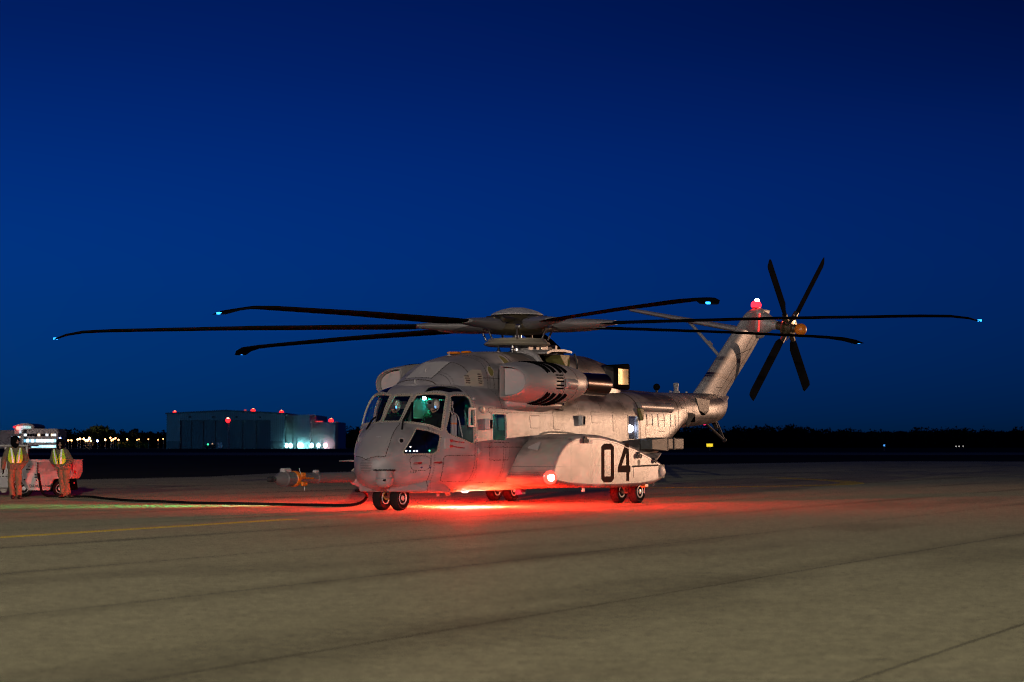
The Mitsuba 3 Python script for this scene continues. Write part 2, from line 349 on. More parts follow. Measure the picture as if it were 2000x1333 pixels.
aftcav = man(box((-9.45, 0, 1.95), (1.5, 2.80, 1.1)) ) + man(box((-9.51, 1.2, 2.04), (.62, .56, .68))); shell -= aftcav
# openings, each a polygon on the skin: (name, points, corner radius)
WIN = [('windscreen', [(-.52, .39, 2.77), (-.75, 1.05, 2.77), (-.74, 1.08, 2.74), (-.41, 1.17, 1.97), (-.37, 1.15, 1.96), (-.09, .87, 2.08), (.04, .37, 2.12), (0, .32, 2.16)], .03),
       ('side_window', [(-.9, 1.17, 2.75), (-1.33, 1.3, 2.76), (-1.38, 1.36, 2.69), (-1.37, 1.5, 1.66), (-1.31, 1.48, 1.6), (-.58, 1.26, 1.85), (-.53, 1.23, 1.94), (-.83, 1.17, 2.72)], .04),
       ('chin_window', [(.07, .79, 1.95), (-.34, 1.15, 1.81), (-.37, 1.17, 1.77), (-.29, 1.14, 1.44), (-.2, 1.1, 1.37), (.49, .73, 1.36), (.51, .71, 1.39)], .03),
       ('eyebrow_window', [(-.60, .55, 2.84), (-.86, .55, 2.985), (-1.1, .72, 3.02), (-1.37, .91, 3.01), (-1.36, 1.09, 2.94), (-1.30, 1.22, 2.84), (-.88, 1.08, 2.83)], .02)]
windows = []
for nm, pts, r in WIN:
    windows += [(nm, pts, r), (nm, mpts(pts), r)]
windows.append(('center_windscreen', [(-.51, -.24, 2.76), (-.51, .24, 2.76), (.03, .24, 2.14), (.03, -.24, 2.14)], .03))
windows.append(('cabin_window', [(-2.15, 1.51, 2.32), (-2.8, 1.51, 2.32), (-2.8, 1.53, 1.68), (-2.15, 1.53, 1.68)], .05))
windows.append(('aft_window', [(-9.22, 1.51, 2.36), (-9.8, 1.51, 2.36), (-9.8, 1.53, 1.73), (-9.22, 1.53, 1.73)], .05))
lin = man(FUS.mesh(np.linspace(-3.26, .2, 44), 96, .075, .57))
WG = []
for nm, pts, r in windows:
    g, pl = flat(pts, r); WG.append((nm, g, pl)); pr = man(prism(g, pl, -.35, .45)); shell -= pr
FUSK = hp('fuselage', shell, paint, smooth=28)
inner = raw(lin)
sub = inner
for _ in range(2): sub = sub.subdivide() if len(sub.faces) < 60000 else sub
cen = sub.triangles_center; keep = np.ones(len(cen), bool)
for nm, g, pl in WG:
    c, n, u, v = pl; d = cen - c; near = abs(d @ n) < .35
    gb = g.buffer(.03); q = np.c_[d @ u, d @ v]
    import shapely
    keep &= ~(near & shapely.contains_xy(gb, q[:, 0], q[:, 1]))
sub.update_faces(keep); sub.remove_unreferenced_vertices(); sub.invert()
hp('dark_cockpit_lining', sub, void, FUSK, smooth=False)  # added lining; the dark of the interior is in its near-black colour
hp('cabin_lining', box((-9.45, 0, 1.95), (1.46, 1.6, 1.06)), mgrey, FUSK)
fr_lab = {'windscreen', 'center_windscreen', 'side_window', 'chin_window', 'eyebrow_window', 'cabin_window', 'aft_window'}
for nm, g, pl in WG:
    k = hp(nm, patch(FUS, g.buffer(-.002), pl, None, -.02, .08), 'm_canopy' if nm == 'eyebrow_window' else glass, smooth=True)
    if nm == 'eyebrow_window': continue
    w = .055 if nm in ('windscreen', 'center_windscreen') else .03
    fr = g.buffer(w, join_style=2).difference(g)
    hp('frame', patch(FUS, fr, pl, -.02, .010, .09), frame_m if nm != 'cabin_window' else 'm_paint', k, smooth=25)
    if nm in ('windscreen', 'center_windscreen', 'chin_window', 'aft_window', 'side_window'):
        hp('rivets', rivets(FUS, g.buffer(w * .55), pl, .062, .022, .010), rivet_m, k, smooth=False, kind='stuff')
mat('canopy', (.004, .004, .005), .06)

# raised doors, panels, plates on the nose and the port side
def panel(name, pts, m=paint, h=.006, r=.05, parent=FUSK, sf=FUS, lip=True):
    g, pl = flat(pts, r)
    if lip: hp(name, patch(sf, g.buffer(.012).difference(g), pl, -.004, .0015, .15), mark, parent, smooth=False)
    return hp(name, patch(sf, g, pl, -.004, h, .12), m, parent, smooth=30)
panel('access_door', [(-.45, 1.22, 1.3), (-1.44, 1.5, 1.32), (-1.62, 1.42, .68), (-.5, 1.06, .70)], r=.1)
panel('crew_door_frame', [(-2.03, 1.5, 2.47), (-2.92, 1.5, 2.47), (-2.92, 1.53, 2.36), (-2.03, 1.53, 2.36)])
panel('crew_door_lower', [(-2.03, 1.52, 1.62), (-2.92, 1.52, 1.62), (-2.92, 1.53, 1.2), (-2.03, 1.53, 1.2)], r=.03)
panel('oval_panel', [(.38, .80, 1.24), (.3, .86, 1.30), (0, 1.0, 1.30), (-.11, 1.06, 1.24), (-.09, 1.04, 1.02), (0, .98, .97), (.26, .84, .97), (.33, .80, 1.02)], r=.06)
panel('nose_panel', [(.12, .34, 2.08), (.34, .36, 1.93), (.62, .42, 1.55), (.70, .42, 1.2), (.93, 0, 1.15), (.70, -.42, 1.2), (.62, -.42, 1.55), (.34, -.36, 1.93), (.12, -.34, 2.08)], plain, r=.03)
for X, Z, a, b in ((-4.2, 2.15, .5, .3), (-5.3, 2.2, .35, .45), (-7.4, 2.3, .5, .28), (-8.4, 2.2, .12, .5), (-10.5, 1.95, .45, .35), (-11.3, 2.1, .4, .3), (-12.0, 1.98, .35, .22), (-11.1, 1.55, .35, .2), (-13.0, 2.75, .35, .22), (-14.0, 2.7, .3, .3)):
    y = 1.5
    panel('service_panel', [(X + a / 2, y, Z + b / 2), (X - a / 2, y, Z + b / 2), (X - a / 2, y, Z - b / 2), (X + a / 2, y, Z - b / 2)], r=.03)
for X in (-10.35, -10.7, -11.05, -11.45, -11.9, -12.25):   # stiffener ribs
    panel('stiffener', [(X, 1.5, 2.44), (X - .045, 1.5, 2.44), (X - .045, 1.5, 2.08), (X, 1.5, 2.08)], h=.016, r=.01, lip=False)
# pitot booms and their tags
def pitot(s, X, Y, Z):
    b = np.array([X, s * Y, Z])
    k = hp('pitot_boom', tube([b, b + [.06, s * .10, .015], b + [.20, s * .15, .015], b + [.46, s * .16, .01]], [.024, .022, .018, .011], 8), redtag if s > 0 else plain, FUSK)
pitot(1, .16, .92, 1.13); pitot(1, -.36, 1.15, 1.14); pitot(-1, .16, .92, 1.17)
for X, Y, Z in ((.12, .97, 1.03), (-.09, 1.07, 1.03)): hp('static_port', ball((X, Y - .005, Z), .022), blue_m, FUSK)
for k in range(3): hp('drain_port', ball((.34 - .06 * k, .80 + .035 * k, .93), .018), rivet_m, FUSK)
for s in (1, -1):
    k = hp('missile_sensor', lathe((.44, s * .58, 1.66), (.62, s * .78, .1), [(-.05, .095), (.05, .085), (.075, .07), (.076, .0)], 20), plain, FUSK)
    hp('lens', lathe((.44, s * .58, 1.66), (.62, s * .78, .1), [(.07, .05), (.082, .045), (.083, 0)], 16), black, k)
    hp('wiper', tube([(.30, s * .52, 1.93), (.16, s * .46, 2.16), (-.02, s * .46, 2.24)], .022, 6), black, FUSK)
    hp('wiper', box((-.13, s * .39, 2.36), (.045, .035, .62), .01, rot((0, 1, 0), -41)), black, FUSK)
hp('nose_glint', box((.60, .06, 1.75), (.05, .17, .03), .01, rot((0, 1, 0), 45)), pale, FUSK)  # pale blocks stand in for a glint of light on the nose
hp('nose_glint', box((.59, .10, 1.74), (.05, .07, .05), .015, rot((0, 1, 0), 45)), pale, FUSK)
for X, Z in ((-.98, 3.06), (-1.45, 3.33), (-2.5, 3.79)):
    hp('roof_antenna', cat(lathe((X, .02, Z), (0, 0, 1), [(0, .07), (.02, .06), (.03, .025), (.10, .015)], 10)), pale, FUSK)
# chin turret and fairing
ch = m3.Manifold.batch_hull([m3.Manifold.sphere(.05, 16).translate(list(map(float, c))) for c in
     [(.52, .36, .50), (.52, -.5, .50), (.62, .30, .9), (.62, -.45, .9), (-.1, .92, .50), (-.1, -.92, .50), (-1.0, 1.0, .46), (-1.0, -1.0, .46), (-.3, .95, .8), (-.3, -.95, .8)]])
ch -= man(lathe((.50, .06, .42), (0, 0, 1), [(0, .235), (.58, .235)], 28))
hp('chin_fairing', ch, paint, FUSK, smooth=35)
k = hp('sensor_turret', lathe((.84, .40, .50), (0, 0, 1), [(.06, .01), (.065, .07), (.09, .14), (.14, .19), (.2, .21), (.27, .21), (.29, .2), (.30, .205), (.46, .21), (.461, 0)], 28), plain, FUSK, smooth=25)
hp('turret_ring', lathe((.84, .40, .965), (0, 0, 1), [(0, .26), (.025, .26)], 28), black, k)
hp('turret_window', box((1.02, .49, .74), (.02, .13, .05), .005, rot((0, 0, 1), 12)), black, k)
# landing light, beacon under the belly
k = hp('landing_light', lathe((-1.34, .93, .50), (.25, .75, -.55), [(-.05, .10), (.02, .10), (.03, .085), (.02, .0)], 20), steel, FUSK)
hp('lens', ball((-1.33, .955, .485), .05), mat('lamp_glass', (.75, .6, .42), .1, .6), k)
# louvre vents, IR boxes on the side
for X, Z, c in ((-1.90, 2.07, .0), (-6.53, 2.21, 0)):
    k = hp('warning_sensor', box((X, 1.57, Z), (.16, .13, .27), .015), pale, FUSK)
    hp('lens', box((X - .02, 1.637, Z), (.10, .02, .22), .006), black, k)
hp('round_port', lathe((-1.76, 1.47, 2.42), (0, 1, 0), [(0, .085), (.04, .08), (.05, .06), (.052, 0)], 20), frame_m, FUSK)
k = hp('pin_box', box((-.50, 1.27, 1.60), (.16, .06, .27), .01, rot((0, 0, 1), -20)), pale, FUSK)
for dz in (-.06, .07): hp('red_tag', box((-.60, 1.33, 1.60 + dz), (.09, .03, .06), .006, rot((0, 0, 1), -20)), redtag, k); hp('streamer', tube([(-.62, 1.34, 1.60 + dz), (-.78, 1.39, 1.57 + dz), (-.98, 1.45, 1.555 + dz)], .012, 6), redtag, k)
hp('tie_down', xz([(-1.50, 1.34), (-1.50, 1.48), (-1.62, 1.40)], 1.49, 1.55), pale, FUSK)
for z in (2.68, 1.74):
    hp('hinge', box((-1.47, 1.42 if z > 2 else 1.5, z), (.10, .06, .08), .015), pale, FUSK)
mir = LineString([(-1.17, 2.44), (-1.42, 2.44), (-1.42, 2.02), (-1.17, 2.02), (-1.17, 2.44)]).buffer(.024)
hp('mirror_frame', xz(mir, 1.46, 1.5), pale, FUSK)
# rail fairing, dark skid plate, boxes on the aft side
hp('rail_fairing', cat(lathe((-9.98, 1.40, 2.62), (-1, 0, 0), [(0, .10), (.02, .15), (2.0, .15), (2.05, .10)], 20)), paint, FUSK)
hp('seam_band', FUS.mesh(np.linspace(-9.93, -9.90, 3), 112, -.006), mark, FUSK, smooth=30)
for X in (-12.55, -13.25): hp('seam_band', FUS.mesh(np.linspace(X - .014, X + .014, 3), 112, -.004), mark, FUSK, smooth=30)
hp('canvas_flap', hull(((-9.86, 1.52, 2.55), .05), ((-10.05, 1.52, 2.53), .05), ((-9.97, 1.55, 2.30), .06)), olive, FUSK)
hp('side_plate', xz([(-14.30, 2.97), (-15.24, 2.92), (-15.16, 2.60), (-14.88, 2.50), (-14.52, 2.60)], 1.06, 1.12), mgrey, FUSK)
hp('side_plate_lip', xz([(-14.52, 2.59), (-15.16, 2.59), (-14.88, 2.46)], .98, 1.12), black, FUSK)
k = hp('intake_scoop', hull(((-13.32, 1.26, 2.5), .03), ((-13.75, 1.24, 2.48), .03), ((-13.70, 1.34, 2.46), .03), ((-13.48, 1.2, 2.12), .03), ((-13.70, 1.2, 2.22), .03)), mgrey, FUSK)
hp('opening', box((-13.73, 1.27, 2.35), (.16, .12, .22), .02), void, k)
k = hp('dispenser', hull(((-9.80, 1.62, 1.72), .02), ((-9.80, 1.95, 1.70), .02), ((-9.80, 1.62, 1.46), .02), ((-9.80, 1.95, 1.46), .02), ((-10.72, 1.62, 1.76), .02), ((-10.72, 1.97, 1.75), .02), ((-10.72, 1.62, 1.42), .02), ((-10.72, 1.97, 1.41), .02)), mgrey, FUSK)
hp('dispenser_block', box((-11.28, 1.78, 1.60), (1.0, .36, .33), .03), mgrey, k)
hp('dispenser_mouth', box((-10.72, 1.80, 1.585), (.10, .40, .36), .02), dgrey, k)
hp('strap', box((-11.15, 1.79, 1.60), (.08, .39, .345), .01), dgrey, k)
# green-lit interior of cockpit and cabin
hp('instrument_panel', hull(((.02, .95, 1.75), .04), ((.02, -.95, 1.75), .04), ((-.28, .95, 1.98), .06), ((-.28, -.95, 1.98), .06), ((-.25, .9, 1.3), .05), ((-.25, -.9, 1.3), .05)), void, FUSK)
hp('overhead_panel', box((-1.1, 0, 2.82), (.5, .5, .06), .02), dgrey, FUSK)
GREEN = 'm_green_lamp'; scene[GREEN] = {'type': 'diffuse', 'reflectance': rgb(.2, .4, .3)}
hp('cockpit_lamp', ball((-.98, .30, 2.70), .05, n=2), GREEN, FUSK, emit=(8, 640, 270), weight=20)
hp('overhead_console', cat(box((-1.30, .02, 2.46), (.10, .50, .52), .02), box((-1.45, .35, 2.66), (.3, .5, .04), .01)), mat('console_green_glow', (.045, .20, .12), .6), FUSK)  # green of the lamp light is put into the console colour
hp('cockpit_lamp', ball((-2.75, .75, 2.35), .04, n=2), GREEN, FUSK, emit=(2, 190, 95), weight=8)
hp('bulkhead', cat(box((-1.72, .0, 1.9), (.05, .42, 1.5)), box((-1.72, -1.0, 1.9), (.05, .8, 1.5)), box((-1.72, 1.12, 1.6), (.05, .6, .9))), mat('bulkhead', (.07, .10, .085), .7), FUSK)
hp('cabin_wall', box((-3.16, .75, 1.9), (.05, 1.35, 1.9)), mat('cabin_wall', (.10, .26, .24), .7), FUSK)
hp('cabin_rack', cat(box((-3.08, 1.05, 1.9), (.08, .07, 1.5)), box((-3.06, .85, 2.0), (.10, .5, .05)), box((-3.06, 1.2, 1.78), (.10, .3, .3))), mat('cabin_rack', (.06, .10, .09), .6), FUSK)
LW = 'm_white_lamp'; scene[LW] = {'type': 'diffuse', 'reflectance': rgb(.5, .5, .5)}
hp('cabin_lamp', ball((-9.70, 1.32, 2.02), .105), LW, FUSK, emit=(14, 17, 25), weight=10)
hp('cabin_lamp', ball((-9.30, 1.34, 1.78), .02), LW, FUSK, emit=(6, 6, 9))
hp('cabin_back_wall', box((-9.5, 1.02, 2.05), (.9, .04, .9)), mat('cabin_blue', (.05, .10, .16), .6), FUSK)
hp('web_strap', tube([(-9.28, 1.46, 1.74), (-9.34, 1.46, 1.84), (-9.5, 1.46, 1.89), (-9.66, 1.46, 1.84), (-9.72, 1.46, 1.74)], .022, 6, 16), pale, FUSK)
for x, y, z, c in ((.30, .70, 1.42, (10, 10, 14)), (.22, .74, 1.42, (2, 6, 14)), (.12, .80, 1.42, (10, 8, 9)), (.06, .84, 1.42, (9, 7, 8)), (-.20, 1.02, 1.43, (.3, 6, 2.5)), (.16, .72, 1.52, (5, 4, 3)), (-.16, 1.0, 1.6, (.2, 2, 1))):
    hp('glow_dot', ball((x, y - .05, z), .018, n=1), LW, FUSK, emit=c, weight=.2)  # small glowing dots behind the chin window
for X in (-.98, -1.08): hp('oxygen_bottle', cat(lathe((X, 1.12, 1.72), (0, 0, 1), [(0, .04), (.03, .05), (.5, .05), (.56, .03), (.6, .012)], 14)), pale, FUSK); hp('bottle_band', lathe((X, 1.12, 2.06), (0, 0, 1), [(0, .053), (.04, .053)], 14), orange, FUSK)
hp('harness', cat(tube([(-.86, 1.12, 2.52), (-.93, 1.14, 2.3), (-1.0, 1.13, 2.45)], .014, 5, 12), tube([(-.93, 1.14, 2.45), (-.95, 1.14, 2.62)], .02, 5), tube([(-1.0, 1.14, 2.34), (-1.15, 1.16, 2.26), (-1.2, 1.2, 2.0), (-1.22, 1.25, 1.75)], .014, 5, 12), tube([(-.78, 1.08, 2.36), (-.77, 1.08, 2.1), (-.74, 1.08, 1.9)], .013, 5)), pale, FUSK)

# refuelling probe, starboard
PY = -.85
prd = np.array([1, 0, -.004]); po = np.array([-.2, PY, .80])
k = hp('refuelling_probe', lathe(po, prd, [(.0, .125), (2.0, .118), (2.02, .135), (2.06, .135), (2.08, .118), (2.75, .118), (2.77, .16), (3.22, .17), (3.24, .19), (3.28, .19), (3.30, .17), (3.40, .15), (3.52, .09), (3.60, .05)], 28), mat('probe_grey', (.125, .12, .118), .5), smooth=25)
hp('nozzle', lathe(po + prd * 3.58, prd, [(0, .05), (.06, .055), (.07, .07), (.1, .07), (.11, .055), (.16, .05), (.17, .065), (.24, .06), (.28, .03)], 18), dgrey, k, smooth=20)
hp('collar', lathe(po + prd * .42, prd, [(0, .14), (.02, .155), (.06, .155), (.08, .14)], 28), pale, k)
hp('collar', lathe(po + prd * .16, prd, [(0, .14), (.02, .165), (.07, .165), (.09, .14)], 28), pale, k)
hp('collar_stripe', lathe(po + prd * .34, prd, [(0, .142), (.07, .142)], 28), blue_m, k)
hp('probe_lamp', cat(box(po + prd * 3.2 + [0, .0, .19], (.30, .14, .12), .03), box(po + prd * 2.05 + [0, 0, .15], (.16, .10, .08), .02)), pale, k)
hp('probe_strap', cat(lathe(po + prd * 2.82, prd, [(0, .165), (.01, .182), (.12, .182), (.13, .165)], 24), box(po + prd * 2.75 + [0, .16, .08], (.16, .05, .12), .015), box(po + prd * 2.72 + [0, .17, -.12], (.2, .06, .10), .015), lathe(po + prd * 2.16 + [0, .05, -.03], (1, 0, 0), [(0, .06), (.22, .06)], 14), tube([po + prd * 2.3 + [0, .12, 0], po + prd * 2.9 + [0, .16, .02]], .02, 6)), orange, k, smooth=20)
hp('probe_pin', cat(cyl(po + prd * 2.62 + [0, .1, -.1], po + prd * 2.62 + [0, .1, -.28], .008), cyl(po + prd * 2.85 + [0, .17, .1], po + prd * 2.85 + [0, .12, .24], .01)), steel, k)
hp('probe_fairing', hull(((.25, PY + .02, .78), .2), ((-.9, PY - .02, .72), .3), ((-.4, PY + .1, .6), .2), ((.1, PY + .1, .66), .16)), paint, FUSK)
hp('probe_latch', cat(tube([(.42, PY, .94), (.30, PY + .06, 1.05), (.18, PY + .1, 1.14)], .02, 6), box((.12, PY + .12, 1.06), (.08, .06, .1), .02), tube([(.05, PY + .1, 1.1), (.08, PY + .16, .98), (.02, PY + .18, .95)], .015, 6)), frame_m, k)

# upper fairing
DOG = Surf([[-.93, .46, 2.8, 3.04, 2.9, 2.6, 2], [-1.0, .58, 2.8, 3.12, 2.9, 2.7, 2], [-1.3, .76, 2.8, 3.28, 2.9, 2.8, 2], [-2.0, .97, 2.8, 3.62, 2.92, 2.9, 2],
            [-2.9, 1.09, 2.8, 3.83, 2.95, 3.0, 2], [-3.6, 1.13, 2.8, 3.94, 2.95, 3.0, 2], [-4.6, 1.15, 2.8, 3.985, 2.95, 3.1, 2], [-6, 1.15, 2.8, 4.0, 2.95, 3.2, 2],
            [-7.6, 1.13, 2.8, 4.03, 2.95, 3.3, 2], [-8.3, 1.08, 2.8, 4.03, 2.95, 3.5, 2], [-9.2, .98, 2.8, 3.93, 2.95, 3.6, 2], [-10.0, .86, 2.8, 3.80, 2.95, 3.6, 2], [-10.12, .8, 2.85, 3.70, 2.95, 3.4, 2]])
dog = man(DOG.mesh(np.unique(np.r_[np.linspace(-.93, -3, 26), np.linspace(-3, -10.12, 40)])[::-1], 112))
dog -= man(xz([(-5.5, 3.55), (-6.9, 3.55), (-6.9, 3.93), (-5.5, 3.97)], .45, 1.6))
DOGK = hp('upper_fairing', dog, paint, smooth=28)
zs = lambda x, y: float(DOG.project(np.array([[x, y, 3.9]]), np.array([0, 0, 1.]), 1.2)[0, 2])
hp('louvre_bed', grid_mesh([[(X, y, zs(X, y) + .004) for y in np.linspace(-.40, .40, 9)] for X in np.linspace(-1.14, -2.0, 14)], cap=False, closed=False), mgrey, DOGK, smooth=True)
for k in range(12):   # louvres in the sloping front
    X = -1.16 - .070 * k
    row = [[(X, y, zs(X, y) + .006), (X - .046, y, zs(X - .046, y) + .026), (X - .046, y, zs(X - .046, y) + .002)] for y in np.linspace(-.38, .38, 7)]
    hp('louvre', grid_mesh(row), pale, DOGK, smooth=False)
for X in (-1.05, -2.02, -2.92, -3.9):
    hp('fairing_seam', DOG.mesh(np.linspace(X - .009, X + .009, 3), 112, -.003), mark, DOGK, smooth=30)
hp('orange_tag', cat(box((-3.05, -.20, 3.90), (.20, .30, .06), .02), box((-3.25, .05, 3.925), (.15, .25, .05), .02)), orange, DOGK)
sl, pls = flat([(-1.82, 1.0, 3.02), (-2.48, 1.0, 3.02), (-2.48, 1.0, 3.42), (-2.16, 1.0, 3.42), (-1.82, 1.0, 3.24)], .01)
k = hp('side_vent', patch(DOG, sl, pls, -.01, .012, .1), frame_m, DOGK)
for i in range(5):
    for X in (-1.86, -2.30):
        z = 3.08 + .055 * i
        if X > -2 and i > 3: continue
        g, pl = flat([(X, 1, z), (X - .14, 1, z), (X - .14, 1, z + .025), (X, 1, z + .025)], 0)
        hp('vent_slot', patch(DOG, g, pl, .005, .016, .2), mark, k, smooth=False)
for X, Z, r in ((-2.84, 3.40, .10), (-3.66, 3.68, .12)):
    g, pl = flat([(X + r * math.cos(a), 1.05, Z + 1.15 * r * math.sin(a)) for a in np.linspace(0, 2 * math.pi, 20, endpoint=False)], 0)
    hp('oval_port', patch(DOG, g, pl, -.005, .012, .1), olive, DOGK)
    hp('port_ring', patch(DOG, g.buffer(.015).difference(g), pl, -.005, .016, .2), frame_m, DOGK)
g, pl = flat([(-4.55, 1.1, 3.4), (-5.0, 1.1, 3.4), (-5.0, 1.1, 3.62), (-4.55, 1.1, 3.62)], .02)
k = hp('grille', patch(DOG, g, pl, -.005, .008, .2), dgrey, DOGK)
for i in range(5):
    g, pl = flat([(-4.57, 1.1, 3.42 + .042 * i), (-4.85, 1.1, 3.42 + .042 * i), (-4.85, 1.1, 3.44 + .042 * i), (-4.57, 1.1, 3.44 + .042 * i)], 0)
    hp('grille_bar', patch(DOG, g, pl, .004, .02, .3), pale, k, smooth=False)
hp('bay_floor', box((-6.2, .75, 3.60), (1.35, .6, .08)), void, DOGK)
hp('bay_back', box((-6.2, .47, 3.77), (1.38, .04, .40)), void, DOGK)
hp('bay_panel', xz([(-6.35, 3.95), (-6.86, 3.95), (-6.86, 3.6), (-6.7, 3.6)], .50, 1.02), olive, DOGK)
hp('bay_hood', xz(LineString([(-5.45, 3.965), (-5.7, 4.03), (-6.3, 4.06), (-6.72, 4.03)]).buffer(.03), .2, 1.16), plain, DOGK)
ar = [( -5.30 , .55 + .48 * math.cos(a), 3.56 + .42 * math.sin(a)) for a in np.linspace(-.1, math.pi * .62, 18)]
k = hp('air_scoop', tube(ar, .09, 12), plain, DOGK)
hp('scoop_cover', yz([(.45, 3.55)] + [(.55 + .44 * math.cos(a), 3.56 + .38 * math.sin(a)) for a in np.linspace(0, math.pi * .6, 16)], -5.36, -5.33), cover, k)
hp('scoop_body', hull(((-5.0, 1.0, 3.55), .08), ((-5.0, .5, 3.8), .08), ((-5.9, .9, 3.62), .08), ((-5.9, .4, 3.88), .06), ((-4.75, .95, 3.5), .05)), plain, k)
hp('roof_box', cat(box((-6.35, .1, 4.12), (1.05, .5, .22), .02), box((-7.3, .1, 4.14), (.14, .5, .26), .02)), plain, DOGK)
hp('roof_box', box((-6.98, .1, 4.12), (.35, .42, .2), .02), dgrey, DOGK)
hp('latch_strip', tube([(-7.05, 1.05, 4.0), (-7.07, 1.12, 3.8), (-7.05, 1.14, 3.6)], .03, 6), dgrey, DOGK)
# third engine's exhaust
k = hp('aft_exhaust', man(hull(((-9.30, .55, 3.72), .06), ((-9.30, .55, 3.22), .06), ((-9.30, 1.06, 3.72), .06), ((-9.30, 1.06, 3.22), .06), ((-10.12, .55, 3.76), .06), ((-10.12, .55, 3.20), .06), ((-10.2, .98, 3.78), .07), ((-10.2, .98, 3.18), .07))) - man(box((-9.72, 1.02, 3.47), (.62, .5, .44))), black)
t = np.linspace(-.31, .31, 20)
hp('exhaust_liner', grid_mesh([[(-9.72 + a, 1.11 - .05 * math.cos(a * 4.6), z) for a in t] for z in (3.25, 3.69)], cap=False, closed=False), gold_sheen, k, smooth=True)
hp('exhaust_shroud', hull(((-9.05, .9, 3.68), .08), ((-9.05, .9, 3.2), .08), ((-9.22, 1.02, 3.68), .05), ((-9.22, 1.02, 3.2), .05), ((-9.22, .5, 3.7), .05), ((-9.22, .5, 3.2), .05)), mgrey, k)
hp('spine', grid_mesh([[(x, w * math.cos(a), 3.02 + h * math.sin(a)) for a in np.linspace(0, math.pi, 16)] for x, w, h in ((-9.9, .62, .22), (-10.2, .6, .20), (-11.5, .5, .16), (-13.4, .4, .12), (-14.0, .2, .05))], cap=True), paint, DOGK)
hp('ball_antenna', ball((-13.9, 0, 3.30), .105, (1, 1, 1.0)), black, FUSK); hp('antenna_post', cyl((-13.9, 0, 3.12), (-13.9, 0, 3.22), .04), dgrey, FUSK)
hp('gps_antenna', lathe((-15.18, 0, 3.14), (0, 0, 1), [(0, .12), (.06, .11), (.07, .07), (.2, .07), (.21, .085), (.3, .085), (.32, .05)], 16), pale, FUSK)
for X, Y in ((-14.6, .1), (-15.8, .05), (-16.6, .4)): hp('roof_fitting', ball((X, Y, 3.17 if Y < .3 else 3.1), .045), steel if Y > .3 else pale, FUSK)

# engine nacelles
def nac_ring(X, a, zb, zt, y0, m=64, e=2.3, g=0):
    zc, h = (zb + zt) / 2, (zt - zb) / 2 - g; th = np.linspace(-math.pi / 2, math.pi / 2, m - 8)
    c, s = np.cos(th), np.sin(th)
    out = [(X, y0 + g + (a - 2 * g) * abs(ci) ** (2 / e), zc + h * np.sign(si) * abs(si) ** (2 / e)) for ci, si in zip(c, s)]
    return np.array(out + [(X, y0 + g, zc + h * q) for q in np.linspace(.9, -.9, 8)])
NT = PchipInterpolator([-5.78, -5.65, -5.3, -4.9, -4.3, -3.6, -3.1, -2.75, -2.58, -2.54], [[.58, 2.88, 3.42, 1.55], [.74, 2.80, 3.50, 1.5], [.96, 2.68, 3.60, 1.47], [1.06, 2.60, 3.65, 1.45], [1.12, 2.545, 3.68, 1.42], [1.10, 2.55, 3.67, 1.42],
    [1.0, 2.61, 3.63, 1.44], [.88, 2.68, 3.58, 1.46], [.82, 2.72, 3.55, 1.47], [.76, 2.75, 3.52, 1.49]])
def nac_pt(X, th, off=0):
    a, zb, zt, y0 = NT(X); zc, h = (zb + zt) / 2, (zt - zb) / 2; c, s = math.cos(th), math.sin(th)
    return np.array([X, y0 + (a + off) * abs(c) ** (2 / 2.3), zc + (h + off) * np.sign(s) * abs(s) ** (2 / 2.3)])
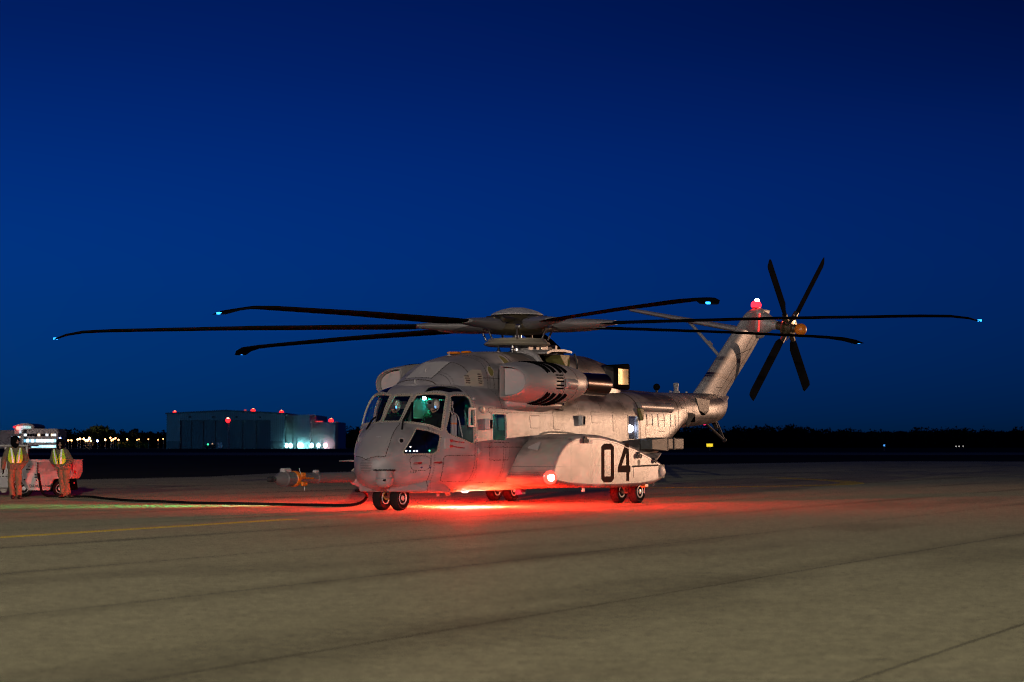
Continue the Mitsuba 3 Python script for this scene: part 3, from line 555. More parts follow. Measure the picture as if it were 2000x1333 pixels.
def nacelle(side):
    f = (lambda m: m) if side > 0 else mirror
    q = np.linspace(-5.78, -2.54, 60)
    m = man(grid_mesh([nac_ring(x, *NT(x)) for x in q]))
    a, zb, zt, y0 = NT(-2.54)
    m -= man(grid_mesh([nac_ring(x, a, zb, zt, y0, g=.035 if x < -2.6 else .02) for x in (-2.85, -2.6, -2.5)]))
    K = hp('engine_nacelle', f(raw(m)), plain, smooth=30)
    hp('inlet_cover', f(grid_mesh([nac_ring(x, a, zb, zt, y0, g=.055) for x in (-2.84, -2.70)])), cover, K)
    # hexagon vents in four bands above and four below; dark plates stand in for shade in the holes
    vent = []; bar = []
    for b, X0 in enumerate((-3.34, -3.58, -3.88, -4.12)):
        for sgn in (1, -1):
            for i in range(15):
                th = sgn * (.46 + .07 * i)
                for j in range(2):
                    p = nac_pt(X0 - .092 * j, th + sgn * .035 * j); e = nac_pt(X0 - .092 * j, th + sgn * .035 * j, .03) - p; e /= np.linalg.norm(e)
                    vent.append(lathe(p, e, [(-.01, .056), (.006, .053)], 6))
    hp('vent_cells', f(trimesh.util.concatenate(vent)), void, K, smooth=False, kind='stuff')
    for i in range(5):
        th = .30 - .125 * i
        P = [[nac_pt(X, th + d, o) for d, o in ((-.028, .003), (.028, .003), (.028, .010), (-.028, .010))] for X in np.linspace(-3.60, -3.92, 5)]
        hp('slat', f(grid_mesh(P)), black, K, smooth=False)
    hp('bulge', f(lathe((-4.02, 2.50, 3.10), (-1, .02, 0), [(0, .11), (.02, .135), (.42, .14), (.5, .115), (.54, .05)], 20)), plain, K)
    for X in (-3.98, -4.62): 
        hp('nacelle_seam', f(grid_mesh([nac_ring(x, *(NT(x) + [.008, -.004, .004, -.004])) for x in (X - .008, X + .008)])), mark, K)
    hp('handle', f(tube([nac_pt(-5.25, .25, .02), nac_pt(-5.27, 0, .03), nac_pt(-5.25, -.22, .02)], .015, 6)), steel, K)
    E = hp('exhaust_pipe', f(lathe((-5.6, 2.02, 3.15), (-1, 0, 0), [(0, .29), (1.25, .30), (1.26, .27), (.6, .25)], 32, False)), burnt, K, smooth=40)
    hp('exhaust_core', f(lathe((-6.3, 2.02, 3.15), (-1, 0, 0), [(0, .27), (.02, .26), (.03, 0.0)], 24)), void, E)
    hp('mount_fairing', f(hull(((-3.0, 1.45, 2.62), .12), ((-3.3, 1.75, 2.58), .08), ((-5.0, 1.75, 2.58), .08), ((-5.4, 1.45, 2.62), .12), ((-4.6, 1.5, 2.50), .10), ((-3.4, 1.5, 2.52), .1))), paint, K)
    hp('aft_mount', f(hull(((-5.1, 1.6, 2.60), .06), ((-5.7, 1.55, 2.72), .05), ((-5.6, 1.5, 2.50), .05), ((-5.15, 1.6, 2.52), .05))), mgrey, K)
    hp('mount_bolt', f(ball((-5.4, 1.66, 2.62), .03)), blue_m, K)
nacelle(1); nacelle(-1)

# sponsons
SPO = [(-3.05, .75), (-3.08, .93), (-3.18, 1.12), (-3.36, 1.35), (-3.58, 1.53), (-3.86, 1.68), (-4.28, 1.80), (-4.81, 1.845), (-5.62, 1.82), (-6.45, 1.72), (-7.44, 1.53), (-8.32, 1.31), (-9.01, 1.10), (-9.27, .95), (-9.34, .80), (-9.20, .65), (-8.61, .52), (-7.73, .46), (-6.3, .45), (-4.94, .475), (-3.89, .53), (-3.3, .60)]
sp = Polygon(SPO).buffer(.12).buffer(-.24).buffer(.12)
def ringof(g, y, n=240):
    L = g.exterior.length; return np.array([(x, y, z) for x, z in (g.exterior.interpolate(i * L / n).coords[0] for i in range(n))])
def ringo(inset, y):
    g = sp.buffer(-inset) if inset else sp; b = g.exterior; r = ringof(sp, y)
    if not inset: return r
    # keep the points matched: move each inwards to the nearest on the inset outline
    return np.array([(lambda q: (q.x, y, q.y))(b.interpolate(b.project(Point(x, z)))) for x, _, z in r])
def sponson(side):
    f = (lambda m: m) if side > 0 else mirror
    rings = [ringo(0, 1.2), ringo(0, 1.8), ringo(0, 2.52), ringo(.012, 2.60), ringo(.04, 2.645), ringo(.075, 2.665), ringo(.11, 2.67)]
    K = hp('sponson', f(grid_mesh(rings)), spaint, smooth=32)
    g = sp.buffer(-.13)
    hp('edge_strip', f(xz(g.buffer(.02).difference(g), 2.66, 2.676)), plain, K)
    if side > 0:
        hp('digit', xz(Polygon([(-5.74, 1.6), (-6.13, 1.6), (-6.27, 1.52), (-6.27, .69), (-6.13, .6), (-5.73, .6), (-5.59, .69), (-5.59, 1.52)], [[(-5.76, 1.44), (-6.11, 1.44), (-6.11, .755), (-5.76, .755)]]), 2.66, 2.675), mark, K, label='large dark stencilled digit 0')
        hp('digit', xz(Polygon([(-6.90, 1.6), (-7.09, 1.6), (-7.11, 1.02), (-7.18, 1.02), (-7.18, .85), (-7.11, .85), (-7.10, .62), (-6.95, .62), (-6.95, .85), (-6.49, .85), (-6.49, .98)], [[(-6.945, 1.36), (-6.945, 1.03), (-6.70, 1.03)]]), 2.66, 2.675), mark, K, label='large dark stencilled digit 4')
        hp('side_door', xz(sbox(-8.75, .70, -7.35, .98), 2.66, 2.68), spaint, K)
        hp('door_bar', tube([(-7.35, 2.69, 1.0), (-8.72, 2.69, 1.02)], .022, 8), mgrey, K)
        hp('fuel_hatch', xz(sbox(-9.13, .68, -8.82, 1.03).buffer(-.03).buffer(.03), 2.66, 2.684), mgrey, K)
        hp('fuel_cap', lathe((-8.98, 2.655, .85), (0, 1, 0), [(0, .15), (.04, .15), (.055, .11), (.06, 0)], 28), pale, K)
        for X, Z in ((-4.72, 1.70), (-7.62, 1.30), (-8.55, 1.14)):
            k = hp('tie_down_ring', cat(*[lathe((X + d, 2.71, Z - .03 * abs(d) / .07), (0, 1, 0), [(-.01, .065), (-.01, .03), (.015, .03), (.015, .065), (-.01, .065)], 14, False) for d in ((-.07, .07) if X > -8 else (0,))], box((X, 2.69, Z + .05), (.12, .05, .07), .01)), dgrey, K)
        hp('grease_stain', xz(Point(0, 0).buffer(.06).union(sbox(-.03, -.16, .03, 0)).buffer(.02), 2.66, 2.6735).apply_translation((-7.66, 0, 1.10)), mgrey, K)
        g2 = Polygon([(-4.86, 1.70), (-5.12, 1.70), (-5.12, 1.60), (-4.86, 1.60)])
        hp('small_plate', xz(g2, 2.66, 2.682), pale, K)
        hp('tail_light', box((-8.20, 2.55, .50), (.24, .14, .16), .03), orange, K)
        hp('drain_mast', cat(cyl((-8.30, 2.5, .46), (-8.30, 2.5, .26), .012), cyl((-8.95, 2.4, .56), (-9.02, 2.4, .48), .03)), pale, K)
        hp('vent_mast', box((-4.95, 2.5, .42), (.10, .05, .10), .01), pale, K)
        hp('climb_step', hull(((-3.42, 2.05, 1.44), .02), ((-3.62, 2.0, 1.62), .03), ((-3.52, 1.75, 1.50), .03)), pale, K)
        hp('root_strip', tube([(-4.45, 1.54, 1.84), (-5.0, 1.55, 1.90), (-5.7, 1.55, 1.89), (-6.5, 1.55, 1.80)], .022, 6, 20), frame_m, K)
    # navigation lamp at the lower front corner
    k = hp('navigation_light', f(lathe((-3.10, 2.60, .76), (.8, .6, 0), [(-.08, .09), (.03, .08), (.05, .06)], 16)), dgrey, K)
    em = (250, 12, 5) if side > 0 else (.4, 10, 3)
    hp('lens', f(lathe((-3.06, 2.63, .76), (.8, .6, 0), [(-.02, .17), (.02, .165), (.04, .10)], 18)), lens, k, emit=(7, .16, .1) if side > 0 else (.05, 3, 1), weight=6)  # oversized glowing ring imitates the halo around the bulb
    hp('bulb', f(ball((-3.03, 2.68, .76), .09)), lens, k, emit=em, weight=24)
    hp('aft_fairing', f(hull(((-8.6, 1.6, 1.15), .08), ((-9.2, 2.2, .95), .05), ((-10.9, 1.65, 1.32), .03), ((-9.2, 1.5, .8), .06), ((-10.9, 1.5, 1.32), .03))), paint, K)
sponson(1); sponson(-1)

# landing gear
def wheel(name, parent, c, r, w, hubr, outs):
    c = np.array(c, float); h = w / 2
    prof = [(-h * .80, r * .60), (-h, r * .72), (-h * .98, r * .88), (-h * .72, r * .975), (-h * .3, r), (h * .3, r), (h * .72, r * .975), (h * .98, r * .88), (h, r * .72), (h * .80, r * .60)]
    k = hp(name, lathe(c, (0, 1, 0), prof, 40), rubber, parent, smooth=40)
    hp('rim', lathe(c, (0, outs, 0), [(h * .5, hubr * 1.12), (h * .98, hubr * 1.1), (h * .99, hubr), (h * .7, hubr * .86), (h * .66, hubr * .5), (h * .95, hubr * .42), (h * 1.0, hubr * .2), (h * 1.0, 0)], 28), rim_m, k, smooth=20)
    hp('rim', lathe(c, (0, -outs, 0), [(h * .5, hubr * 1.12), (h * .98, hubr * 1.1), (h * .99, hubr), (h * .7, hubr * .86), (h * .66, hubr * .3), (h * .66, 0)], 28), rim_m, k, smooth=20)
    hp('whitewall', lathe(c, (0, outs, 0), [(h * .99, r * .80), (h * 1.03, r * .82), (h * .99, r * .84)], 36, False), mgrey, k)
    return k
G = hp('nose_gear', cat(cyl((-.08, 0, .7), (-.02, 0, .32), .065), cyl((0, -.3, .3), (0, .3, .3), .045), tube([(.06, 0, .55), (.14, .02, .42), (.08, 0, .32)], .03, 8), box((.02, 0, .46), (.14, .14, .10), .02), box((.09, .08, .36), (.06, .08, .08), .02)), steel, smooth=25)
hp('hose', cat(tube([(.04, .05, .58), (.12, -.06, .46), (.17, -.10, .36), (.12, -.06, .27), (.05, 0, .28)], .012, 6, 24), tube([(.03, -.03, .55), (.1, .08, .46), (.12, .07, .36)], .014, 6, 16)), ochre, G)
hp('drag_strut', box((.02, -.06, .55), (.10, .12, .14), .02), ochre, G)
for s in (-1, 1): wheel('wheel', G, (0, s * .25, .30), .30, .22, .14, s)
for s in (1, -1):
    Gm = hp('main_gear', cat(cyl((-8.31, s * 1.98, .75), (-8.31, s * 1.98, .3), .075), cyl((-8.31, s * 1.98 - .34, .30), (-8.31, s * 1.98 + .34, .30), .05), tube([(-8.10, s * 1.98, .6), (-8.06, s * 1.98, .45), (-8.2, s * 1.98, .32)], .045, 8), tube([(-8.12, s * 2.08, .6), (-8.08, s * 2.08, .42), (-8.2, s * 2.06, .3)], .03, 8)), steel, smooth=25)
    for q in (-1, 1): wheel('wheel', Gm, (-8.31, s * 1.98 + q * .275, .315), .315, .24, .15, q * 1)
# belly beacon
k = hp('belly_beacon', lathe((-3.05, .15, .42), (0, 0, -1), [(0, .10), (.03, .10), (.04, .08)], 18), dgrey)
hp('beacon_glass', lathe((-3.05, .15, .385), (0, 0, -1), [(0, .09), (.016, .062)], 24, False), lens, k, emit=(500000, 4800, 2900), weight=210)
hp('added_beacon_cap', lathe((-3.05, .15, .369), (0, 0, -1), [(0, .064), (.006, .05), (.008, 0)], 24), dgrey, k)  # opaque cap added to keep the ring from shining straight down
for X, Y in ((-1.62, .6), (-1.75, .45), (-.9, .75)): hp('belly_blade', box((X, Y, .37), (.12, .02, .09), .006), plain, FUSK)
hp('cargo_hook', box((-6.0, 0, .32), (.25, .2, .16), .03), blue_m, FUSK)

# tail
CANT = math.radians(11)
def tailp(x, y, z): return np.array([x, math.cos(CANT) * y + math.sin(CANT) * (z - 3.15), 3.15 + math.cos(CANT) * (z - 3.15) - math.sin(CANT) * y])
def airfoil(n=20):
    t = (1 - np.cos(np.linspace(0, math.pi, n))) / 2
    y = 5 * (.2969 * np.sqrt(t) - .126 * t - .3516 * t**2 + .2843 * t**3 - .1036 * t**4)
    return np.r_[np.c_[t, y], np.c_[t, -y][-2:0:-1]]
AF = airfoil()
def fin_ring(z, le, te, th):
    c = le - te; return np.array([tailp(le - c * a, c * th * b, z) for a, b in AF])
zs_ = np.linspace(2.9, 6.05, 30)
LE = PchipInterpolator([2.9, 3.15, 5.35, 5.9, 6.05], [-16.15, -16.45, -18.72, -19.35, -19.75]); TE = PchipInterpolator([2.9, 3.15, 5.4, 6.05], [-18.5, -18.72, -20.72, -21.0])
TP = hp('tail_pylon', grid_mesh([fin_ring(z, float(LE(z)), float(TE(z)), .175 if z < 5.9 else .15) for z in zs_]), plain, smooth=35)
FIN = lambda z, q, s=1, off=.006: (lambda le, te: tailp(le - (le - te) * q, s * ((le - te) * .175 * 5 * (.2969 * math.sqrt(q) - .126 * q - .3516 * q**2 + .2843 * q**3 - .1036 * q**4) + off), z))(float(LE(z)), float(TE(z)))
for q in (.56, .80): hp('pylon_seam', tube([FIN(z, q, 1, .0) for z in np.linspace(3.25, 5.3, 14)], .008, 5), mark, TP)
hp('pylon_seam', tube([FIN(3.42, q, 1, 0) for q in np.linspace(.34, .56, 5)], .009, 5), mark, TP); hp('pylon_seam', tube([FIN(4.5 + .5 * (q - .34), q, 1, 0) for q in np.linspace(.3, .8, 7)], .009, 5), mark, TP)
hp('tail_cone', hull(((-17.0, .0, 3.0), .16), ((-18.55, .12, 3.08), .06), ((-18.0, .25, 2.95), .12), ((-17.2, .0, 2.5), .15), ((-17.6, .0, 2.75), .12), ((-17.2, .3, 2.9), .15)), paint, FUSK)
TB = tailp(-20.1, 0, 5.55)
hp('gearbox', man(lathe(tailp(-20.05, -.25, 5.62), tailp(0, 1, 0) - tailp(0, 0, 0), [(0, .25), (.15, .36), (.55, .36), (.75, .27), (.85, .17), (1.0, .14)], 28)) + man(hull((tailp(-19.9, .1, 5.9), .20), (tailp(-20.3, .1, 5.25), .16), (tailp(-20.35, .1, 5.75), .22))), plain, TP, smooth=35)
k = hp('formation_light', hull((tailp(-19.62, .28, 5.9), .028), (tailp(-19.62, .34, 5.35), .028)), lens, TP, emit=(1.6, .06, .05), weight=4)
k = hp('tail_beacon', lathe(tailp(-19.86, 0, 6.03), (0, .1, 1), [(0, .12), (.05, .11), (.06, .09)], 16), dgrey, TP)
hp('beacon_glass', lathe(tailp(-19.86, 0, 6.08), (0, .1, 1), [(0, .16), (.10, .17), (.18, .13), (.22, .05), (.225, 0)], 20), lens, k, emit=(7, .06, .12), weight=10)  # enlarged glowing glass stands in for the red halo of the beacon
hp('beacon_bulb', ball(tailp(-19.86, 0, 6.28), .095, (1, 1, 1.0)), lens, k, emit=(160, 30, 18), weight=14)
# tail rotor
rd = tailp(0, 1, 0) - tailp(0, 0, 0); rd = rd / np.linalg.norm(rd)
ro = tailp(-20.1, 1.15, 5.62)
TR = hp('tail_rotor', cat(lathe(ro - rd * .42, rd, [(0, .14), (.2, .14), (.25, .3), (.32, .33), (.36, .2), (.5, .2), (.52, .26), (.58, .26), (.6, .14), (.78, .12)], 28)), brass, smooth=25)
hp('hub_cap', ball(ro + rd * .42, .2, (1, 1, 1)), orange, TR)
_, ra, rb = basis(rd)
for k4 in range(4):
    a = math.radians(52 + 90 * k4); d = math.cos(a) * ra + math.sin(a) * rb; e = np.cross(rd, d)
    bl = [ro + d * r + e * (c * (.28 - q)) + rd * (c * tk * w + (.06 * (.4 - q))) for r, c, tk in ((.62, .22, .5), (.85, .40, .16), (2.9, .40, .12), (3.02, .34, .10), (3.05, .28, .05)) for q, w in AF]
    b = hp('rotor_blade', grid_mesh(np.array(bl).reshape(5, len(AF), 3)), blade_m, TR, smooth=40)
    hp('blade_root', tube([ro + d * .12, ro + d * .64], [.10, .085], 10), brass, b)
    hp('pitch_link', tube([ro + rd * .22 + d * .18, ro + e * .16 + d * .42 + rd * .05], .018, 6), steel, b)
# stabiliser and strut
def stab_ring(y, le, te, dz=0): 
    c = le - te; return np.array([tailp(le - c * a, y, 5.30 + dz + c * .14 * b) for a, b in AF])
ST = hp('stabiliser', grid_mesh([stab_ring(*q) for q in ((.0, -18.55, -20.0), (-1.0, -18.68, -19.98), (-3.6, -18.95, -19.9), (-4.15, -19.05, -19.85), (-4.3, -19.25, -19.75))]), plain, smooth=40)
hp('stabiliser_strut', cat(cyl(tailp(-19.2, -2.0, 5.28), tailp(-18.6, -.25, 4.25), .05), cyl(tailp(-19.0, -1.05, 4.72), tailp(-18.95, -.92, 4.64), .065)), plain, ST)
hp('tail_bumper', cat(tube([(-17.0, .0, 2.34), (-17.7, .05, 2.02), (-18.4, .08, 1.72)], .04, 8), tube([(-17.85, 0, 2.45), (-18.15, .05, 2.05), (-18.4, .08, 1.72)], .045, 8), ball((-18.42, .08, 1.72), .075), box((-17.45, .0, 2.30), (1.1, .12, .05), .01), tube([(-17.7, 0, 2.4), (-17.95, .03, 2.1)], .07, 8)), dgrey, FUSK)
hp('tail_lamp', ball((-16.95, .1, 2.24), .06), lens, FUSK, emit=(1.5, .04, .25))

# main rotor
RO = np.array([-5.83, 0, 4.70])
MR = hp('main_rotor', cat(lathe(RO, (0, 0, 1), [(-.22, .30), (-.18, .75), (-.10, .95), (.02, 1.0), (.10, .92), (.16, .70), (.26, .62), (.30, .55), (.30, .1)], 56)), brass, smooth=22)
hp('hub_dome', lathe(RO + [0, 0, .30], (0, 0, 1), [(0, .70), (.03, .69), (.09, .58), (.15, .42), (.20, .22), (.215, .01)], 48), pale, MR)
hp('mast', cat(cyl((-5.83, 0, 3.9), RO - [0, 0, .2], .13), lathe((-5.83, 0, 3.95), (0, 0, 1), [(0, .38), (.05, .36), (.10, .2)], 28)), steel, MR)
hp('swashplate', lathe((-5.83, 0, 4.20), (0, 0, 1), [(0, .25), (-.02, .80), (.02, .89), (.07, .86), (.10, .80), (.17, .76), (.19, .3)], 56), mat('swash', (.42, .38, .28), .4, .5), MR, smooth=22)
for a in (20, 140, 260):
    c, s = math.cos(math.radians(a)), math.sin(math.radians(a)); hp('servo', cat(cyl((-5.83 + .66 * c, .66 * s, 3.93), (-5.83 + .66 * c, .66 * s, 4.2), .03), ball((-5.83 + .66 * c, .66 * s, 4.06), .06)), steel, MR)
TL = 'm_tip_lamp'; scene[TL] = {'type': 'diffuse', 'reflectance': rgb(.1, .3, .5)}
fwd_img = math.atan2(*(HM[:3, :3].T @ np.array([1., 0, 0]))[[1, 0]])   # image right, as an angle in the rotor plane
tilt = HM[:3, :3].T @ np.array([-.013, .0, 1.]); tilt /= np.linalg.norm(tilt)
for k7 in range(7):
    a = fwd_img + math.radians(-17.6 + 360 / 7 * k7)
    d = np.array([math.cos(a), math.sin(a), 0]); d -= tilt * (d @ tilt); d /= np.linalg.norm(d); e = np.cross(tilt, d)
    st = ((2.35, .42, .20, 0), (2.8, .66, .13, 0), (3.4, .74, .11, 0), (7, .74, .10, -.02), (10.6, .74, .095, -.08), (11.3, .70, .09, -.11), (11.75, .58, .085, -.18), (12.04, .44, .06, -.28))
    sweep = {11.75: .12, 12.04: .26}
    rows = []
    for r, c, tk, dz in st:
        pit = math.radians(9 - .75 * r)
        u = e * math.cos(pit) + tilt * math.sin(pit); w = tilt * math.cos(pit) - e * math.sin(pit)
        rows.append([RO + [0, 0, .03] + d * r + tilt * dz + u * (c * (.28 - q) - sweep.get(r, 0)) + w * (c * tk * t / .5 * .5) for q, t in AF])
    B = hp('rotor_blade', grid_mesh(rows), blade_m, MR, smooth=40)
    p0 = RO + [0, 0, .03]
    hp('blade_cuff', grid_mesh([[p0 + d * r + e * (w * math.cos(t)) + tilt * (h * math.sin(t)) for t in np.linspace(0, 2 * math.pi, 18, endpoint=False)] for r, w, h in ((.75, .20, .15), (1.2, .24, .16), (1.7, .30, .14), (2.3, .30, .10), (2.7, .30, .055))]), cuff_m, B, smooth=40)
    hp('damper', cat(lathe(p0 + d * .75 + e * .32 + [0, 0, .12], d, [(0, .05), (.06, .075), (.5, .075), (.56, .05)], 12), box(p0 + d * 1.25 + [0, 0, .14], (.3, .3, .10), .03)), brass, B, smooth=25)
    hp('pitch_horn', cat(box(p0 + d * .95 - e * .33 - [0, 0, .08], (.16, .16, .12), .03), cyl(p0 + d * .92 - e * .36 - [0, 0, .08], np.array([-5.83, 0, 4.34]) + d * .78 - e * .30, .025)), steel, B)
    hp('tip_light', box(p0 + d * 12.03 - e * .38 + tilt * -.26, (.09, .09, .05), .01), TL, B, emit=(.05, 1.1, 3.6), weight=.05)

# ---------------------------------------------------------------- people
def hand(w, d, side, curl=.5, r=.0105):
    """palm, four fingers and a thumb as hulls; w wrist, d the way the fingers point"""
    d, a, b = basis(d); b = b * side; out = [((w, .026), (w + d * .05 + a * .028, .016), (w + d * .05 - a * .028, .016), (w + d * .09 + a * .03, .014), (w + d * .09 - a * .03, .014))]
    for i, L in enumerate((.062, .075, .070, .052)):
        p = w + d * .088 + a * (.031 - .0205 * i); q = p + d * L * .5 + b * L * .15 * curl; e = q + d * L * .45 * (1 - curl * .5) + b * L * .45 * curl
        out += [((p, r), (q, r * .95)), ((q, r * .95), (e, r * .85))]
    p = w + d * .03 + a * .032; out += [((p, r * 1.25), (p + d * .035 + a * .028, r * 1.1)), ((p + d * .035 + a * .028, r * 1.1), (p + d * .07 + a * .034 + b * .008, r * .95))]
    return out
def person(label, pos, yaw, J, scale=1.0, beard=False, glove=None, headyaw=0, group=None):
    K = thing('person', label, 'person', group)
    M = trimesh.transformations.translation_matrix(pos) @ rot((0, 0, 1), yaw) @ np.diag([scale, scale, scale, 1])
    J = {k: np.array(v, float) for k, v in J.items()}
    def pp(name, m, mt, parent=K, **kw): return part(parent, name, m, mt, M=M, **kw)
    H, HY_ = J['head'], rot((0, 0, 1), headyaw)[:3, :3]
    def hd(x, y, z): return H + HY_ @ np.array([x, y, z])
    bones = [((hd(0, .01, .045), .093), (hd(0, -.02, -.01), .082)), ((hd(0, -.03, -.055), .058), (hd(0, .02, 0), .085), (hd(0, -.055, -.095), .034)), ((hd(0, -.098, .0), .012), (hd(0, -.112, -.03), .017), (hd(0, -.09, -.035), .02)),
             ((J['neck'], .055), (hd(0, .01, -.04), .055)), ((J['shl'], .07), (J['shr'], .07), (J['neck'], .06)), ((J['shl'], .07), (J['shr'], .07), (J['wl'], .10), (J['wr'], .10)), ((J['wl'], .10), (J['wr'], .10), (J['hl'], .11), (J['hr'], .11))]
    for q in 'lr':
        bones += [((J['h' + q], .095), (J['k' + q], .06)), ((J['k' + q], .06), (J['a' + q], .042)), ((J['a' + q] - [0, 0, .03], .04), (J['t' + q], .035)), ((J['sh' + q], .06), (J['e' + q], .045)), ((J['e' + q], .045), (J['p' + q], .032))]
        bones += hand(J['p' + q], J['d' + q], 1 if q == 'l' else -1)
    pp('body', body(bones, .02, 4), skin)
    for sx in (-1, 1): pp('eye', ball(hd(.032 * sx, -.084, .018), .013, n=1), hood_m)
    pp('mouth', hull((hd(-.022, -.092, -.058), .006), (hd(.022, -.092, -.058), .006)), mat('lip', (.2, .08, .06), .5))
    hdm = body([((hd(0, .02, .05), .128), (hd(0, .03, -.03), .12)), ((hd(0, .02, -.05), .11), (J['neck'] + [0, .01, .02], .10))], .03, 6)
    cut = m3.Manifold.batch_hull([m3.Manifold.sphere(r, 20).translate(list(map(float, hd(*c)))) for c, r in (((0, -.14, .035), .062), ((0, -.14, -.045 if not beard else -.03), .058), ((0, -.28, 0), .08))])
    pp('hood', man(hdm) - cut, hood_m, smooth=40)
    if beard: pp('beard', body([((hd(-.045, -.06, -.06), .025), (hd(0, -.085, -.095), .03), (hd(.045, -.06, -.06), .025))], .015, 3), hood_m)
    if J.get('glasses') is not None: pp('glasses', cat(*[lathe(hd(.034 * sx, -.10, .018), (0, 1, 0), [(0, .028), (.006, .028), (.006, .022), (0, .022), (0, .028)], 14, False) for sx in (-1, 1)]), black)
    jb = [((J['shl'], .10), (J['shr'], .10), (J['neck'] - [0, 0, .02], .085)), ((J['shl'], .095), (J['shr'], .095), (J['wl'], .135), (J['wr'], .135)), ((J['wl'], .135), (J['wr'], .135), (J['hl'] - [0, 0, -.02], .14), (J['hr'] - [0, 0, -.02], .14)), ((J['hl'] + [0, 0, .0], .138), (J['hr'], .138)), ((J['neck'] - [.05, .0, .0], .06), (J['neck'] + [.05, 0, 0], .06), (J['neck'] + [0, 0, .05], .07))]
    for q in 'lr':
        jb += [((J['sh' + q], .10), (J['e' + q], .082)), ((J['e' + q], .082), (J['p' + q] - J['d' + q] / np.linalg.norm(J['d' + q]) * .01, .058))]
    jm = body(jb, .035, 6); v = jm.vertices
    fold = meshkit.fbm(v * [9, 9, 16], 3) - .5; v2 = v + jm.vertex_normals * (fold * .045)[:, None]; v2[:, 2] = np.maximum(v2[:, 2], J['hem']); jm.vertices = v2
    C = pp('jacket', jm, coat, smooth=True)
    pp('pocket', cat(*[box((s * .10 + J['wl'][0] * .5 + J['wr'][0] * .5, min(J['wl'][1], J['wr'][1]) - .155, J['hem'] + .10), (.12, .02, .11), .008) for s in (-1, 1)]), coat, C)
    tb = []
    for q in 'lr': tb += [((J['h' + q], .115), (J['k' + q], .088)), ((J['k' + q], .088), (J['a' + q] + [0, 0, .02], .084))]
    tb += [((J['hl'], .13), (J['hr'], .13), (J['hl'] + [0, 0, .08], .13), (J['hr'] + [0, 0, .08], .13))]
    tm = body(tb, .035, 5); v = tm.vertices
    fold = meshkit.fbm(v * [11, 11, 20] + 5, 3) - .5; tm.vertices = np.maximum(v + tm.vertex_normals * (fold * .06)[:, None], [-9, -9, .012])
    pp('trousers', tm, trouser, smooth=True)
    for q in 'lr': pp('boot', hull((J['a' + q] * [1, 1, 0] + [0, .04, .05], .05), (J['a' + q] * [1, 1, 0] + [0, .0, .10], .06), (J['t' + q] * [1, 1, 0] + [0, 0, .045], .045)), boot_m)
    if glove:
        gm = body(hand(J['p' + glove], J['d' + glove], 1 if glove == 'l' else -1, .5, .014), .012, 3); gm.vertices += gm.vertex_normals * .006; pp('glove', gm, hood_m)
    # waistcoat: the front and back of the jacket's chest, open in a V, with two bright tapes
    cx = (J['wl'] + J['wr'] + J['shl'] + J['shr']) / 4; top_, bot = J['shl'][2] + .075, J['wl'][2] - .06
    tilt_ = ((J['shl'] + J['shr']) / 2 - (J['wl'] + J['wr']) / 2)
    def front(x, z, o):
        f = (z - J['wl'][2]) / (J['shl'][2] - J['wl'][2]); c = (J['wl'] + J['wr']) / 2 + tilt_ * f
        u = min(abs(x) / (.245 + .02 * f), .97); yy = -(.176 - .075 * max(f - .45, 0)) * max(1 - abs(u) ** 2.6, .0) ** .5
        return c * [1, 1, 0] + [x, yy - o, z]
    V = None
    for s in (-1, 1):
        rows = []
        for z in np.linspace(bot, top_, 12):
            f = (z - bot) / (top_ - bot); xi = .022 + .085 * max(f - .42, 0) / .58; xo = .165 + .03 * (f > .9)
            xo = min(.15 + .30 * f, .212) - .09 * max(f - .45, 0)
            rows.append([front(s * x, z, .022) for x in np.linspace(xi, xo, 7)])
        back = [[p + [0, .012, 0] for p in r] for r in rows]
        ring_ = [r + b[::-1] for r, b in zip(rows, back)]
        k = pp('waistcoat', grid_mesh(ring_), vest_m, smooth=30)
        tr = []
        for z in np.linspace(bot + .01, top_ - .005, 10):
            f = (z - bot) / (top_ - bot); x = .072 + .055 * f
            fr = [front(s * (x + q), z, .030) for q in (-.022, .022)]; tr.append(fr + [p + [0, .006, 0] for p in fr[::-1]])
        pp('reflective_tape', grid_mesh(tr), reflect, k, smooth=False)
    side = [((J['shl'] + [0, 0, .075], .018), (J['shl'] + [0, .05, .05], .02), (J['shl'] + [-.07, -.03, .07], .018))]
    return K
J1 = dict(head=(0, -.02, 1.66), neck=(0, .01, 1.49), shl=(-.185, .0, 1.41), shr=(.185, .0, 1.41), wl=(-.085, 0, 1.10), wr=(.085, 0, 1.10), hl=(-.09, .0, .93), hr=(.09, .0, .93),
          kl=(-.11, -.02, .50), kr=(.10, -.01, .50), al=(-.06, .0, .09), ar=(.12, .02, .09), tl=(-.06, -.17, .04), tr=(.15, -.14, .04), el=(-.315, .02, 1.14), er=(.325, .08, 1.15), pl=(-.335, -.04, .88), pr=(.20, -.02, .94), dl=(.05, -.1, -1), dr=(-.5, -.5, -.6), hem=.80)
J2 = dict(head=(-.03, -.08, 1.585), neck=(-.06, -.01, 1.44), shl=(-.25, .02, 1.37), shr=(.115, -.02, 1.355), wl=(-.10, .0, 1.06), wr=(.065, 0, 1.06), hl=(-.05, .02, .90), hr=(.12, .02, .90),
          kl=(.02, -.06, .48), kr=(.15, -.03, .48), al=(.06, -.05, .09), ar=(.17, .05, .09), tl=(.04, -.22, .04), tr=(.34, -.03, .05), el=(-.37, .05, 1.10), er=(.275, .02, 1.10), pl=(-.10, -.14, .97), pr=(.20, -.14, .97), dl=(.7, -.2, -.4), dr=(-.7, -.2, -.4), hem=.79, glasses=1)
person('person in black hood and yellow vest, left of the two, one gloved hand hanging down', (-14.42, 57.9, 0), 18, J1, 1.0, True, 'l', 40, 'ground crew in vests')
